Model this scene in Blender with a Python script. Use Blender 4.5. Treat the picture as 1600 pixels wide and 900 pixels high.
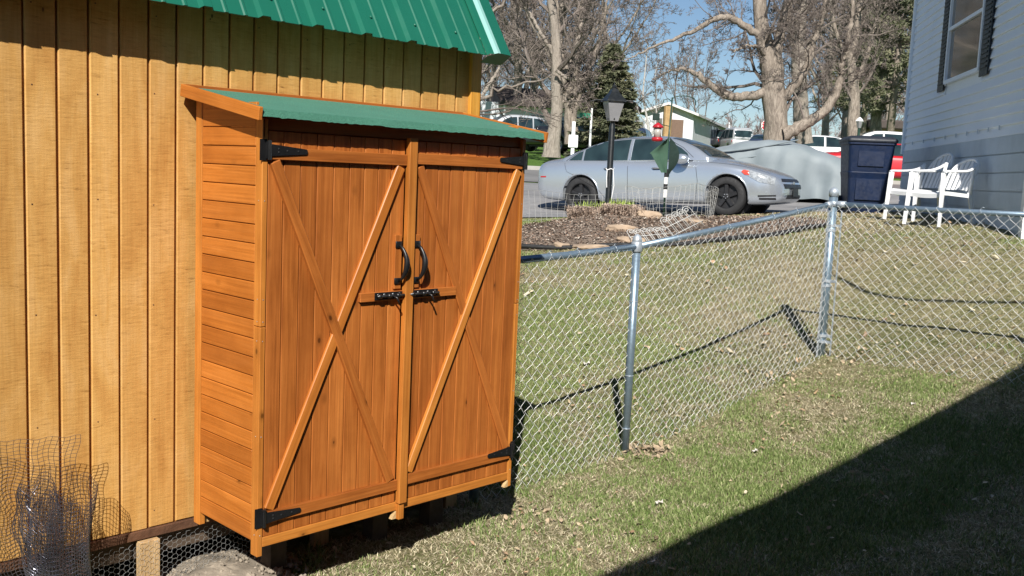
import bpy, bmesh, math, random
import numpy as np
from mathutils import Vector, Matrix
from mathutils.bvhtree import BVHTree
R = math.radians
sc = bpy.context.scene
for o in list(bpy.data.objects): bpy.data.objects.remove(o)

# ------------------------------------------------------------------ camera
CAMZ = 1.7
FPX, PITCH, ROLL = 1528.28, 0.11724, 0.04437     # focal length in photo pixels (1600 wide), tilt, roll
cam = bpy.data.cameras.new('camera'); camo = bpy.data.objects.new('camera', cam); sc.collection.objects.link(camo)
cam.sensor_width = 36; cam.lens = 36 * FPX / 1600; cam.clip_start = 0.05; cam.clip_end = 2000
camo.matrix_world = Matrix.Translation((0, 0, CAMZ)) @ Matrix.Rotation(math.pi/2 - PITCH, 4, 'X') @ Matrix.Rotation(ROLL, 4, 'Z')
sc.camera = camo
sc.render.resolution_x, sc.render.resolution_y = 1024, 576

# ------------------------------------------------------------------ sky and sun
SUN_DIR = Vector((-0.047, -1.0, 0.80)).normalized()     # towards the sun
SUN_EL = math.asin(SUN_DIR.z)
w = bpy.data.worlds.new('World'); sc.world = w; w.use_nodes = True
nt = w.node_tree; bg = nt.nodes['Background']
sky = nt.nodes.new('ShaderNodeTexSky'); sky.sky_type = 'NISHITA'; sky.sun_disc = False
sky.sun_elevation = SUN_EL; sky.sun_rotation = math.atan2(SUN_DIR.x, SUN_DIR.y)
sky.air_density = 1.0; sky.dust_density = 0.0; sky.ozone_density = 4.0; sky.altitude = 200
nt.links.new(sky.outputs[0], bg.inputs[0]); bg.inputs[1].default_value = 0.06
sl = bpy.data.lights.new('sun', 'SUN'); sl.energy = 5.0; sl.angle = R(0.5); sl.color = (1.0, 0.955, 0.88)
so = bpy.data.objects.new('sun', sl); sc.collection.objects.link(so)
so.rotation_euler = SUN_DIR.to_track_quat('Z', 'Y').to_euler(); so.location = (0, -10, 20)
sc.view_settings.view_transform = 'Standard'; sc.view_settings.look = 'None'
sc.view_settings.exposure = 0.50; sc.view_settings.gamma = 1.0

# ------------------------------------------------------------------ helpers
def ray(px, py):
    c, s = math.cos(ROLL), math.sin(ROLL); du, dv = px-800, py-450
    u = c*du + s*dv; v = -s*du + c*dv
    d = Vector((u, math.sin(PITCH)*(-v)+math.cos(PITCH)*FPX, math.cos(PITCH)*(-v)-math.sin(PITCH)*FPX))
    return d/d.y
def at(px, py, Y):                       # the place that stands Y metres ahead in a given direction
    d = ray(px, py)*Y; return Vector((d.x, Y, d.z+CAMZ))

ANCH = [(-.9,3.5,-1.69),(.05,4.7,-1.69),(.72,5.74,-1.64),(.79,7.15,-1.50),(2.4,7.45,-1.30),(2.48,8.75,-1.085),(3.31,6.5,-1.275),
 (.6,3.9,-1.67),(2,4.2,-1.62),(4.2,5.2,-1.35),(4.7,12.7,-.40),(5.06,9.77,-.43),(6.2,16,-.376),(.6,11,-.84),(2.6,13,-.56),(1.3,14,-.62),
 (-.5,16,-.75),(1.2,18.7,-.72),(3.68,17.2,-.585),(7.2,22,-.33),(4.7,14.5,-.38),(-3,10,-1.35),(-8,8,-1.6),(-6,16,-1.0),(0,25,-.22),(1,32,.2),(2.2,52,1.2),
 (-10,32,.2),(-12,52,1.2),(8,28,.0),(12,36,.42),(25,30,.2),(9,66,2.1),(14,46,.85),(25,60,1.3),(-30,70,2.2),(45,70,1.7),(-3,0,-1.75),(3,0,-1.65),(0,-8,-1.8),(-20,0,-1.8),(20,0,-1.2),(20,14,-.2),(0,120,3),(60,120,3),(-60,120,3),
 (-40,20,-.6),(60,20,.2),(-60,-30,-1.8),(60,-30,-1.5),(0,-40,-1.8)]
A_ = np.array(ANCH); _c = 1.2
def _k(P, Q): return -np.sqrt(((P[:,None,:]-Q[None,:,:])**2).sum(2)+_c*_c)
_M = np.zeros((len(A_)+3,)*2); _n = len(A_)
_M[:_n,:_n] = _k(A_[:,:2], A_[:,:2]) + np.eye(_n)*-0.02; _M[:_n,_n] = 1; _M[:_n,_n+1:] = A_[:,:2]; _M[_n:,:_n] = _M[:_n,_n:].T
_w = np.linalg.solve(_M, np.concatenate([A_[:,2], [0,0,0]]))
def HH(x, y):
    x = np.atleast_1d(np.asarray(x, float)); y = np.atleast_1d(np.asarray(y, float))
    P = np.stack([np.clip(x,-80,80), np.clip(y,-45,130)], 1); out = np.empty(len(P))
    for i in range(0, len(P), 20000):
        Q = P[i:i+20000]; out[i:i+20000] = _k(Q, A_[:,:2])@_w[:_n] + _w[_n] + Q@_w[_n+1:]
    return out + CAMZ
def H(x, y): return float(HH(x, y)[0])

C = sc.collection
def tag(o, label=None, cat=None, group=None, kind=None):
    if label: o['label'] = label
    if cat: o['category'] = cat
    if group: o['group'] = group
    if kind: o['kind'] = kind
    return o
def thing(name, label, cat, loc=(0,0,0), rotz=0, group=None):
    o = bpy.data.objects.new(name, None); C.objects.link(o); o.empty_display_size = .1
    o.location = loc; o.rotation_euler = (0,0,rotz); return tag(o, label, cat, group)
def meshobj(name, verts, faces, m=None, parent=None, smooth=False, mats=None, midx=None):
    me = bpy.data.meshes.new(name)
    if isinstance(verts, np.ndarray):
        f = np.asarray(faces); k = f.shape[1]
        me.vertices.add(len(verts)); me.vertices.foreach_set('co', verts.astype(np.float32).ravel())
        me.loops.add(f.size); me.loops.foreach_set('vertex_index', f.astype(np.int32).ravel())
        me.polygons.add(len(f)); me.polygons.foreach_set('loop_start', np.arange(0, f.size, k, dtype=np.int32))
        try: me.polygons.foreach_set('loop_total', np.full(len(f), k, dtype=np.int32))
        except Exception: pass
        me.update(calc_edges=True)
    else:
        me.from_pydata([tuple(v) for v in verts], [], faces); me.update()
    for mm in (mats or ([m] if m else [])): me.materials.append(mm)
    if midx is not None: me.polygons.foreach_set('material_index', np.asarray(midx, np.int32))
    me.polygons.foreach_set('use_smooth', np.full(len(me.polygons), smooth, dtype=bool))
    o = bpy.data.objects.new(name, me); C.objects.link(o)
    if parent is not None: o.parent = parent
    return o
def bmobj(name, bm, m, parent=None, smooth=False):
    me = bpy.data.meshes.new(name); bm.normal_update(); bm.to_mesh(me); bm.free()
    for mm in (m if isinstance(m, (list, tuple)) else [m]): me.materials.append(mm)
    me.polygons.foreach_set('use_smooth', np.full(len(me.polygons), smooth, dtype=bool))
    o = bpy.data.objects.new(name, me); C.objects.link(o)
    if parent is not None: o.parent = parent
    return o
class G:                                  # collects boxes, tubes and sheets, then becomes ONE mesh object
    def __init__(s): s.v=[]; s.f=[]; s.mi=[]; s.cur=0
    def add(s, vs, fs):
        n = len(s.v); s.v += [tuple(v) for v in vs]; s.f += [tuple(i+n for i in f) for f in fs]; s.mi += [s.cur]*len(fs); return s
    def box(s, c, size, ax=None, bev=0):
        c = Vector(c); hx,hy,hz = [d/2 for d in size]
        X,Y,Z = ax if ax else (Vector((1,0,0)),Vector((0,1,0)),Vector((0,0,1)))
        if bev <= 0:
            vs = [c+X*(hx*i)+Y*(hy*j)+Z*(hz*k) for k in (-1,1) for j in (-1,1) for i in (-1,1)]
            return s.add(vs, [(0,2,3,1),(4,5,7,6),(0,1,5,4),(2,6,7,3),(0,4,6,2),(1,3,7,5)])
        b=bev; vs=[]; idx={}
        for i in (-1,1):
            for j in (-1,1):
                for k in (-1,1):
                    for q,(p) in enumerate(((hx-b,hy-b,hz),(hx-b,hy,hz-b),(hx,hy-b,hz-b))):
                        idx[(i,j,k,q)] = len(vs); vs.append(c+X*(p[0]*i)+Y*(p[1]*j)+Z*(p[2]*k))
        fs=[]
        for sg in (-1,1):
            f=[(-1,-1,sg,0),(1,-1,sg,0),(1,1,sg,0),(-1,1,sg,0)]; fs.append([idx[t] for t in (f if sg>0 else f[::-1])])
            f=[(-1,sg,-1,1),(-1,sg,1,1),(1,sg,1,1),(1,sg,-1,1)]; fs.append([idx[t] for t in (f if sg>0 else f[::-1])])
            f=[(sg,-1,-1,2),(sg,1,-1,2),(sg,1,1,2),(sg,-1,1,2)]; fs.append([idx[t] for t in (f if sg>0 else f[::-1])])
        for a_ in (-1,1):
            for b_ in (-1,1):
                def fx(q): 
                    if a_*b_<0: q=q[::-1]
                    return [idx[t] for t in q]
                fs.append(fx([(-1,a_,b_,0),(1,a_,b_,0),(1,a_,b_,1),(-1,a_,b_,1)][::-1]))
                fs.append(fx([(a_,-1,b_,2),(a_,1,b_,2),(a_,1,b_,0),(a_,-1,b_,0)][::-1]))
                fs.append(fx([(a_,b_,-1,1),(a_,b_,1,1),(a_,b_,1,2),(a_,b_,-1,2)][::-1]))
        for i in (-1,1):
            for j in (-1,1):
                for k in (-1,1):
                    f=[idx[(i,j,k,q)] for q in range(3)]; fs.append(f if i*j*k<0 else f[::-1])
        return s.add(vs, fs)
    def tube(s, pts, r, k=6, cap=True):
        pts=[Vector(p) for p in pts]; n=len(pts); rs = r if isinstance(r,(list,tuple)) else [r]*n
        vs=[]; up=None
        for i,p in enumerate(pts):
            t=(pts[min(i+1,n-1)]-pts[max(i-1,0)]); t = t.normalized() if t.length>1e-9 else Vector((0,0,1))
            if up is None: up = Vector((0,0,1)) if abs(t.z)<.9 else Vector((1,0,0))
            sx=t.cross(up).normalized(); up=sx.cross(t).normalized()
            for q in range(k):
                a=2*math.pi*q/k; vs.append(p+sx*(math.cos(a)*rs[i])+up*(math.sin(a)*rs[i]))
        fs=[(i*k+q,i*k+(q+1)%k,(i+1)*k+(q+1)%k,(i+1)*k+q) for i in range(n-1) for q in range(k)]
        if cap: fs += [tuple(range(k))[::-1], tuple((n-1)*k+q for q in range(k))]
        return s.add(vs, fs)
    def lathe(s, prof, c=(0,0,0), k=16, capb=True):
        c=Vector(c); vs=[]
        for (r,z) in prof:
            for q in range(k):
                a=2*math.pi*q/k; vs.append(c+Vector((r*math.cos(a), r*math.sin(a), z)))
        n=len(prof); fs=[(i*k+q,i*k+(q+1)%k,(i+1)*k+(q+1)%k,(i+1)*k+q) for i in range(n-1) for q in range(k)]
        if capb: fs += [tuple(range(k))[::-1], tuple((n-1)*k+q for q in range(k))]
        return s.add(vs, fs)
    def prism(s, poly, fn, d0, d1):         # polygon (u,v) -> fn(u,v,d) between depths d0 and d1
        n=len(poly); vs=[fn(u,v,d0) for u,v in poly]+[fn(u,v,d1) for u,v in poly]
        return s.add(vs, [tuple(range(n))[::-1], tuple(range(n,2*n))]+[(i,(i+1)%n,n+(i+1)%n,n+i) for i in range(n)])
    def sheet(s, rows, closed=False):       # rows of equal length
        m=len(rows[0]); vs=[p for r_ in rows for p in r_]
        return s.add(vs, [(i*m+j,i*m+(j+1)%m,(i+1)*m+(j+1)%m,(i+1)*m+j) for i in range(len(rows)-1) for j in range(m if closed else m-1)])
    def build(s, name, m, parent=None, smooth=False):
        ms = m if isinstance(m,(list,tuple)) else [m]
        bm_v = s.v; o = meshobj(name, bm_v, s.f, None, parent, smooth, mats=list(ms), midx=s.mi)
        bm=bmesh.new(); bm.from_mesh(o.data); bmesh.ops.recalc_face_normals(bm, faces=bm.faces); bm.to_mesh(o.data); bm.free()
        return o
_pc = {}
def piece(name, parent, m, L, W, T, c, xdir, zdir, bev=.0015):
    """a plank: long axis local x, width local y, thickness local z; alike planks share their mesh"""
    key=(round(L,3),round(W,3),round(T,4),m.name,bev)
    if key not in _pc:
        g=G(); g.box((0,0,0),(L,W,T),bev=bev); o=g.build(name,m); _pc[key]=o.data
    else:
        o=bpy.data.objects.new(name,_pc[key]); C.objects.link(o)
    X=Vector(xdir).normalized(); Z=Vector(zdir).normalized(); Y=Z.cross(X).normalized(); Z=X.cross(Y)
    o.matrix_local = Matrix.Translation(Vector(c)) @ Matrix((X,Y,Z)).transposed().to_4x4(); o.parent=parent
    return o

# ------------------------------------------------------------------ materials
def NM(name):
    m=bpy.data.materials.new(name); m.use_nodes=True; t=m.node_tree; return m,t,t.nodes['Principled BSDF']
def N(t, ty, **kw):
    n=t.nodes.new('ShaderNode'+ty)
    for k_,v in kw.items(): setattr(n,k_,v)
    return n
def ramp(t, fac, stops):
    r_=N(t,'ValToRGB'); el=r_.color_ramp.elements
    while len(el)<len(stops): el.new(0.5)
    for e,(p,c) in zip(el,stops): e.position=p; e.color=(*c,1) if len(c)==3 else c
    t.links.new(fac,r_.inputs[0]); return r_.outputs[0]
def mixc(t, fac, a, b, mode='MIX'):
    m=N(t,'Mix',data_type='RGBA',blend_type=mode)
    for inp,v in ((m.inputs[0],fac),(m.inputs[6],a),(m.inputs[7],b)):
        if hasattr(v,'is_output') : t.links.new(v,inp)
        elif isinstance(v,(int,float)): inp.default_value=v
        else: inp.default_value=(*v,1)
    return m.outputs[2]
def coords(t, scale=(1,1,1), rnd=0, kind='Object'):
    tc=N(t,'TexCoord'); mp=N(t,'Mapping'); mp.inputs['Scale'].default_value=scale
    if rnd:
        oi=N(t,'ObjectInfo'); vm=N(t,'VectorMath',operation='SCALE'); cb=N(t,'CombineXYZ')
        for i in range(3): t.links.new(oi.outputs['Random'],cb.inputs[i])
        t.links.new(cb.outputs[0],vm.inputs[0]); vm.inputs['Scale'].default_value=rnd
        ad=N(t,'VectorMath',operation='ADD'); t.links.new(tc.outputs[kind],ad.inputs[0]); t.links.new(vm.outputs[0],ad.inputs[1])
        t.links.new(ad.outputs[0],mp.inputs[0])
    else: t.links.new(tc.outputs[kind],mp.inputs[0])
    return mp.outputs[0]
def noise(t, vec, scale, detail=4, rough=.55, dist=0):
    n=N(t,'TexNoise'); n.inputs['Scale'].default_value=scale; n.inputs['Detail'].default_value=detail
    n.inputs['Roughness'].default_value=rough; n.inputs['Distortion'].default_value=dist
    t.links.new(vec,n.inputs['Vector']); return n.outputs[0]
def bump(t, p, h, strength=.3, dist=.01):
    b=N(t,'Bump'); b.inputs['Strength'].default_value=strength; b.inputs['Distance'].default_value=dist
    t.links.new(h,b.inputs['Height']); t.links.new(b.outputs[0],p.inputs['Normal'])
def plain(name, col, rough=.5, metal=0, var=.12, scale=8, bmp=0, bscale=60, spec=.5, coat=0, rnd=0, kind='Object'):
    m,t,p=NM(name); v=coords(t,rnd=rnd,kind=kind); n=noise(t,v,scale,5)
    lo=tuple(c*(1-var) for c in col); hi=tuple(min(1,c*(1+var)) for c in col)
    c=ramp(t,n,[(.3,lo),(.7,hi)]); t.links.new(c,p.inputs['Base Color'])
    rr=ramp(t,noise(t,v,scale*3,3),[(.3,(rough*.8,)*3),(.7,(min(1,rough*1.2),)*3)]); t.links.new(rr,p.inputs['Roughness'])
    p.inputs['Metallic'].default_value=metal; p.inputs['Specular IOR Level'].default_value=spec
    if coat: p.inputs['Coat Weight'].default_value=coat; p.inputs['Coat Roughness'].default_value=.05
    if bmp: bump(t,p,noise(t,v,bscale,4),bmp,.01)
    return m
def stained(name, dark, mid, light, rough=.45, gscale=1.0, knots=True, redvar=.25):
    """stained pine, grain along local x, every plank different"""
    m,t,p=NM(name)
    v=coords(t,(1.0*gscale,16*gscale,16*gscale),rnd=13.7)
    g1=noise(t,v,2.2,8,.65,.6); v2=coords(t,(.5,55,55),rnd=13.7); g2=noise(t,v2,3,4,.55,.2)
    col=ramp(t,g1,[(.25,dark),(.5,mid),(.78,light)])
    fine=ramp(t,g2,[(.3,(.80,.77,.74)),(.65,(1.10,1.10,1.10))]); col=mixc(t,.8,col,fine,'MULTIPLY')
    oi=N(t,'ObjectInfo'); rv=ramp(t,oi.outputs['Random'],[(0,(.84,.78,.74)),(.3,(1.0,.97,.92)),(.6,(1.12,1.12,1.12)),(.8,(.92,.87,.84)),(1,(1.05,1.02,1.0))])
    col=mixc(t,1,col,rv,'MULTIPLY')
    if knots:
        vk=coords(t,(6.5,11,11),rnd=29.1); vo=N(t,'TexVoronoi'); vo.inputs['Scale'].default_value=1.0; t.links.new(vk,vo.inputs['Vector'])
        kf=ramp(t,vo.outputs['Distance'],[(.0,(1,1,1)),(.055,(.95,.95,.95)),(.075,(.40,.40,.40)),(.19,(0,0,0))])
        vn=N(t,'TexWhiteNoise'); t.links.new(vo.outputs['Position'],vn.inputs['Vector'])
        sel=ramp(t,vn.outputs['Value'],[(.0,(1,1,1)),(.36,(1,1,1)),(.38,(0,0,0))]); mm=N(t,'Math',operation='MULTIPLY')
        t.links.new(kf,mm.inputs[0]); t.links.new(sel,mm.inputs[1])
        col=mixc(t,mm.outputs[0],col,tuple(c*.40 for c in dark))
    blot=noise(t,coords(t,(1,1,1),rnd=3.3),3.2,4,.6); col=mixc(t,.8,col,ramp(t,blot,[(.32,(.78,.74,.70)),(.65,(1.10,1.11,1.12))]),'MULTIPLY')
    t.links.new(col,p.inputs['Base Color']); p.inputs['Roughness'].default_value=rough
    p.inputs['Specular IOR Level'].default_value=.35
    bump(t,p,g2,.25,.003); return m
def sawn(name, dark, mid, light):
    """rough-sawn stained plywood: saw marks across the board (board long axis local x)"""
    m,t,p=NM(name)
    va=coords(t,(1,.16,1),rnd=17.3); lines=noise(t,va,105,5,.72,.15)
    vb=coords(t,(1.3,5,1),rnd=17.3); broad=noise(t,vb,2.2,6,.6,.5)
    vc=coords(t,(1,1,1),rnd=17.3); patch=noise(t,vc,5,5,.6)
    vg=coords(t,(.6,40,1),rnd=5.3); grain=noise(t,vg,4,4,.6,.3)
    col=ramp(t,broad,[(.25,dark),(.5,mid),(.75,light)])
    lr=ramp(t,lines,[(.30,(.45,.38,.32)),(.40,(.90,.88,.85)),(.62,(1.05,1.05,1.06)),(.75,(1.22,1.25,1.3))])
    pf=ramp(t,patch,[(.35,(.15,.15,.15)),(.62,(.95,.95,.95))])
    col=mixc(t,pf,col,mixc(t,1,col,lr,'MULTIPLY'))
    col=mixc(t,.6,col,ramp(t,grain,[(.3,(.84,.8,.74)),(.6,(1.05,1.04,1.02))]),'MULTIPLY')
    oi=N(t,'ObjectInfo'); rv=ramp(t,oi.outputs['Random'],[(0,(.9,.86,.8)),(.5,(1.0,.98,.95)),(1,(1.08,1.08,1.06))]); col=mixc(t,1,col,rv,'MULTIPLY')
    vk=coords(t,(1.6,3.5,1),rnd=31.1); vo=N(t,'TexVoronoi'); vo.inputs['Scale'].default_value=2.1; t.links.new(vk,vo.inputs['Vector'])
    kf=ramp(t,vo.outputs['Distance'],[(.0,(1,1,1)),(.02,(.8,.8,.8)),(.035,(0,0,0))]); col=mixc(t,kf,col,(.10,.04,.015))
    t.links.new(col,p.inputs['Base Color']); p.inputs['Roughness'].default_value=.62; p.inputs['Specular IOR Level'].default_value=.25
    bump(t,p,lines,.55,.004); return m
M={}
M['cab']=stained('cabinet_wood',(.24,.070,.013),(.40,.130,.027),(.50,.182,.042),.42)
M['cabside']=stained('cabinet_side_wood',(.36,.112,.015),(.45,.152,.026),(.50,.182,.038),.42)
M['cabframe']=stained('cabinet_frame_wood',(.34,.115,.018),(.49,.185,.034),(.58,.24,.050),.42)
M['board']=sawn('rough_sawn_board',(.45,.225,.060),(.56,.320,.100),(.64,.405,.165))
M['backing']=plain('groove_wood',(.42,.17,.035),.7,var=.2)
M['trimwood']=stained('corner_trim_wood',(.55,.24,.03),(.68,.34,.05),(.75,.42,.09),.5)
M['dirtywood']=plain('weathered_sill',(.10,.045,.022),.8,var=.4,scale=14,bmp=.4)
M['palewood']=stained('pale_new_lumber',(.40,.27,.13),(.52,.37,.19),(.60,.45,.26),.7,knots=False)
M['oldwood']=plain('dark_support_wood',(.07,.048,.032),.8,var=.3,scale=12)
M['iron']=plain('black_iron',(.010,.010,.011),.35,var=.2,spec=.5)
M['zinc']=plain('zinc_plate',(.55,.56,.56),.35,metal=.8,var=.1)
M['galv']=plain('galvanised_steel',(.27,.36,.44),.38,metal=.65,var=.10,scale=30)
M['galvcap']=plain('cast_fitting',(.45,.50,.55),.45,metal=.5,var=.12,scale=40)
M['wire']=plain('galvanised_wire',(.60,.61,.60),.42,metal=.35,var=.05)
M['hexwire']=plain('dull_hex_wire',(.33,.34,.34),.5,metal=.3,var=.15)
M['roofm']=plain('green_painted_steel',(.011,.125,.078),.30,var=.05,scale=3,coat=.15)
M['rooflt']=plain('sunlit_green_trim',(.24,.46,.42),.42,var=.05,scale=3,coat=.2)  # bright sun on the flashing fold is put into this paler green
M['soil']=plain('bare_soil',(.27,.23,.18),.95,var=.35,scale=9,bmp=.8,bscale=30)
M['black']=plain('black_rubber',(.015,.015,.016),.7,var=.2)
M['whitepl']=plain('white_plastic',(.78,.79,.80),.35,var=.04)
M['white']=plain('white_paint',(.80,.80,.80),.5,var=.04)
# roof felt
m,t,p=NM('green_roofing_felt'); v=coords(t); n=noise(t,v,260,3,.7); c=ramp(t,n,[(.3,(.035,.145,.095)),(.7,(.085,.255,.18))])
big=noise(t,v,6,3); c=mixc(t,.5,c,ramp(t,big,[(.3,(.85,.85,.85)),(.7,(1.1,1.1,1.1))]),'MULTIPLY'); t.links.new(c,p.inputs['Base Color']); p.inputs['Roughness'].default_value=.95
bump(t,p,n,.7,.004); M['felt']=m
# ------------------------------------------------------------------ ground
def axis(lo, hi, fine_lo, fine_hi, fs, cs):
    a=[fine_lo]; 
    while a[-1]<fine_hi: a.append(a[-1]+fs)
    s=fs; x=a[-1]
    while x<hi: s=min(s*1.18,cs); x+=s; a.append(x)
    s=fs; x=fine_lo; b=[]
    while x>lo: s=min(s*1.18,cs); x-=s; b.append(x)
    return np.array(b[::-1]+a)
gx=axis(-400,400,-2.2,6.5,.07,30); gy=axis(-200,600,3.0,15,.07,30)
GX,GY=np.meshgrid(gx,gy,indexing='ij'); rng=np.random.default_rng(3)
gz=HH(GX.ravel(),GY.ravel()).reshape(GX.shape)
def vnoise(x,y,s,seed):                        # smooth value noise for lumps and colour patches
    r=np.random.default_rng(seed).random((64,64)); u=x/s; v=y/s; i=np.floor(u).astype(int); j=np.floor(v).astype(int)
    fu=u-i; fv=v-j; fu=fu*fu*(3-2*fu); fv=fv*fv*(3-2*fv)
    g=lambda a,b: r[a%64,b%64]
    return (g(i,j)*(1-fu)+g(i+1,j)*fu)*(1-fv)+(g(i,j+1)*(1-fu)+g(i+1,j+1)*fu)*fv
near=(GX>-2.2)&(GX<6.5)&(GY>3)&(GY<15)
gz=gz+(vnoise(GX,GY,.35,1)-.5)*.03*near+(vnoise(GX,GY,.13,2)-.5)*.015*near
# street and driveway region in the heights stays smooth
ni,nj=GX.shape; idx=np.arange(ni*nj).reshape(ni,nj)
fc=np.stack([idx[:-1,:-1].ravel(),idx[1:,:-1].ravel(),idx[1:,1:].ravel(),idx[:-1,1:].ravel()],1)
m,t,p=NM('lawn_soil_and_thatch'); v=coords(t)
n1=noise(t,v,.9,6,.6); n2=noise(t,v,14,6,.7); n3=noise(t,v,90,4,.7)
dry=ramp(t,n2,[(.3,(.14,.115,.06)),(.5,(.26,.22,.13)),(.72,(.42,.37,.24))]); grn=ramp(t,n2,[(.3,(.08,.095,.03)),(.5,(.17,.18,.075)),(.72,(.32,.30,.17))])
sx=N(t,'SeparateXYZ'); t.links.new(v,sx.inputs[0]); far=ramp(t,N(t,'MapRange').outputs[0],[(0,(0,0,0)),(1,(1,1,1))])
mr=[n for n in t.nodes if n.bl_idname=='ShaderNodeMapRange'][0]; t.links.new(sx.outputs[1],mr.inputs[0]); mr.inputs[1].default_value=14; mr.inputs[2].default_value=26
fac=ramp(t,n1,[(.38,(0,0,0)),(.62,(1,1,1))]); col=mixc(t,fac,dry,grn); col=mixc(t,far,col,(.095,.17,.035))
col=mixc(t,.6,col,ramp(t,n3,[(.35,(.45,.45,.45)),(.65,(1.4,1.4,1.35))]),'MULTIPLY')
t.links.new(col,p.inputs['Base Color']); p.inputs['Roughness'].default_value=1; p.inputs['Specular IOR Level'].default_value=.1; bump(t,p,n3,.8,.02)
M['lawn']=m
lawn=meshobj('lawn',np.stack([GX.ravel(),GY.ravel(),gz.ravel()],1),fc,M['lawn'],smooth=True); tag(lawn,kind='structure')

def strip(name, poly, m, lift, kind='structure', res=1.0):
    """a sheet that follows the ground: poly = list of (x0,x1,y) rows"""
    rows=[]; 
    for (x0,x1,y0,y1) in poly:
        n=24; rows.append([Vector((x0+(x1-x0)*i/n, y0+(y1-y0)*i/n, H(x0+(x1-x0)*i/n, y0+(y1-y0)*i/n)+lift)) for i in range(n+1)])
    g=G(); g.sheet(rows); return tag(g.build(name,m,smooth=True),kind=kind)
m,t,p=NM('asphalt'); v=coords(t); n=noise(t,v,60,5,.7); n2=noise(t,v,.6,6,.6,.5)
c=ramp(t,n,[(.3,(.15,.15,.155)),(.7,(.24,.238,.24))]); c=mixc(t,.9,c,ramp(t,n2,[(.3,(.75,.75,.75)),(.7,(1.6,1.55,1.5))]),'MULTIPLY')
t.links.new(c,p.inputs['Base Color']); p.inputs['Roughness'].default_value=.9; bump(t,p,n,.4,.01); M['asphalt']=m
M['concrete']=plain('concrete',(.36,.34,.31),.85,var=.15,scale=3,bmp=.3)
M['farasphalt']=plain('worn_asphalt',(.17,.165,.16),.9,var=.2,scale=1.2)
def lerp(a,b,f): return a+(b-a)*f
# driveway under the silver car and beyond it, then the street across
strip('driveway',[(-22,9,15.3+i*0,15.9+i*0) if i==0 else (-22,9+i*.05,15.3+i*.9,15.9+i*.9) for i in range(11)],M['asphalt'],.012)
strip('street',[(-60,60,25.3+i*.75,24.6+i*.75) for i in range(8)],M['farasphalt'],.02)
# kerb: a real step
g=G()
for i in range(60):
    x0=-60+i*2; x1=x0+1.99; y0=30.62-.00583*2*i*.5; y1=y0
    za=H(x0,y0)+.07; c=Vector(((x0+x1)/2,y0+.1,(H(x0,y0)+H(x1,y1))/2+.05)); g.box(c,(1.99,.9,.14),bev=.01)
tag(g.build('kerb',M['concrete']),kind='structure')

# ------------------------------------------------------------------ shed frame of reference
TH=0.8036; O3=Vector((-0.88777,3.42892,CAMZ-1.43676)); SA=Vector((math.cos(TH),math.sin(TH),0)); SB=Vector((-math.sin(TH),math.cos(TH),0))
def sw(t_,b_,z_): return O3+SA*t_+SB*b_+Vector((0,0,z_))     # shed coordinates -> world
WB=.50; W_,D_=1.328,.47
X_,Y_,Z_=Vector((1,0,0)),Vector((0,1,0)),Vector((0,0,1))

# ---------------- the shed
shed=thing('wooden_shed','large yellow stained board shed with green metal roof at the left','shed',O3,TH)
PITCHB=.1092; left0=.048
wall=G(); wall.box((-.05,WB+.022,1.05),(3.12,.012,2.1)); wallo=wall.build('wall',M['backing'],shed)
k0=-14; tb=[left0+PITCHB*k for k in range(k0,14)]
rr=random.Random(4)
for k in range(len(tb)-1):
    if tb[k+1]>1.47: break
    c=((tb[k]+tb[k+1])/2, WB+.0105, 1.045+rr.uniform(-.002,.002)); wd=PITCHB-(.0075 if k%3 else .0095)
    o=piece('board',wallo,M['board'],2.08,wd,.011+rr.choice((0,0,.001)),c,(0,0,1),(0,-1,0),bev=.0035)
ng=G(); rr2=random.Random(31)
for k in range(len(tb)-1):
    for z_ in (.06,.45,.86,1.27,1.66,1.95):
        if k%2==0 and tb[k+1]<1.47: ng.box((tb[k]+rr2.uniform(.018,.03),WB+.0045,z_+rr2.uniform(-.02,.02)),(.005,.002,.005),bev=.0008)
tag(ng.build('nail_heads',M['dirtywood'],wallo),kind='stuff')
last=[t_ for t_ in tb if t_<=1.45][-1]
piece('corner_board',shed,M['trimwood'],2.06,.065,.022,(1.470,WB-.004,1.04),(0,0,1),(0,-1,0),bev=.003)
piece('corner_board',shed,M['trimwood'],2.06,.07,.02,(1.513,WB+.038,1.04),(0,0,1),(1,0,0),bev=.003)
# other walls
g=G(); g.box((1.49,WB+1.2,1.05),(.02,2.28,2.1)); g.box((-1.6,WB+1.2,1.05),(.02,2.28,2.1)); g.box((-.05,WB+2.33,1.05),(3.1,.02,2.1)); g.build('wall',M['board'],shed)
g=G(); g.box((-.05,WB+1.18,.01),(3.12,2.3,.02)); g.build('floor',M['dirtywood'],shed)
g=G()
for t0 in (-1.62,1.50):
    g.prism([(WB,2.1),(WB+.55,2.95),(WB+1.17,3.25),(WB+1.79,2.95),(WB+2.34,2.1)], lambda u,v,d,t0=t0: Vector((t0+d,u,v)),0,.02)
g.build('gable',M['board'],shed)
piece('bottom_trim',shed,M['dirtywood'],3.10,.034,.02,(-.05,WB+.006,-.014),(1,0,0),(0,-1,0))
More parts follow.
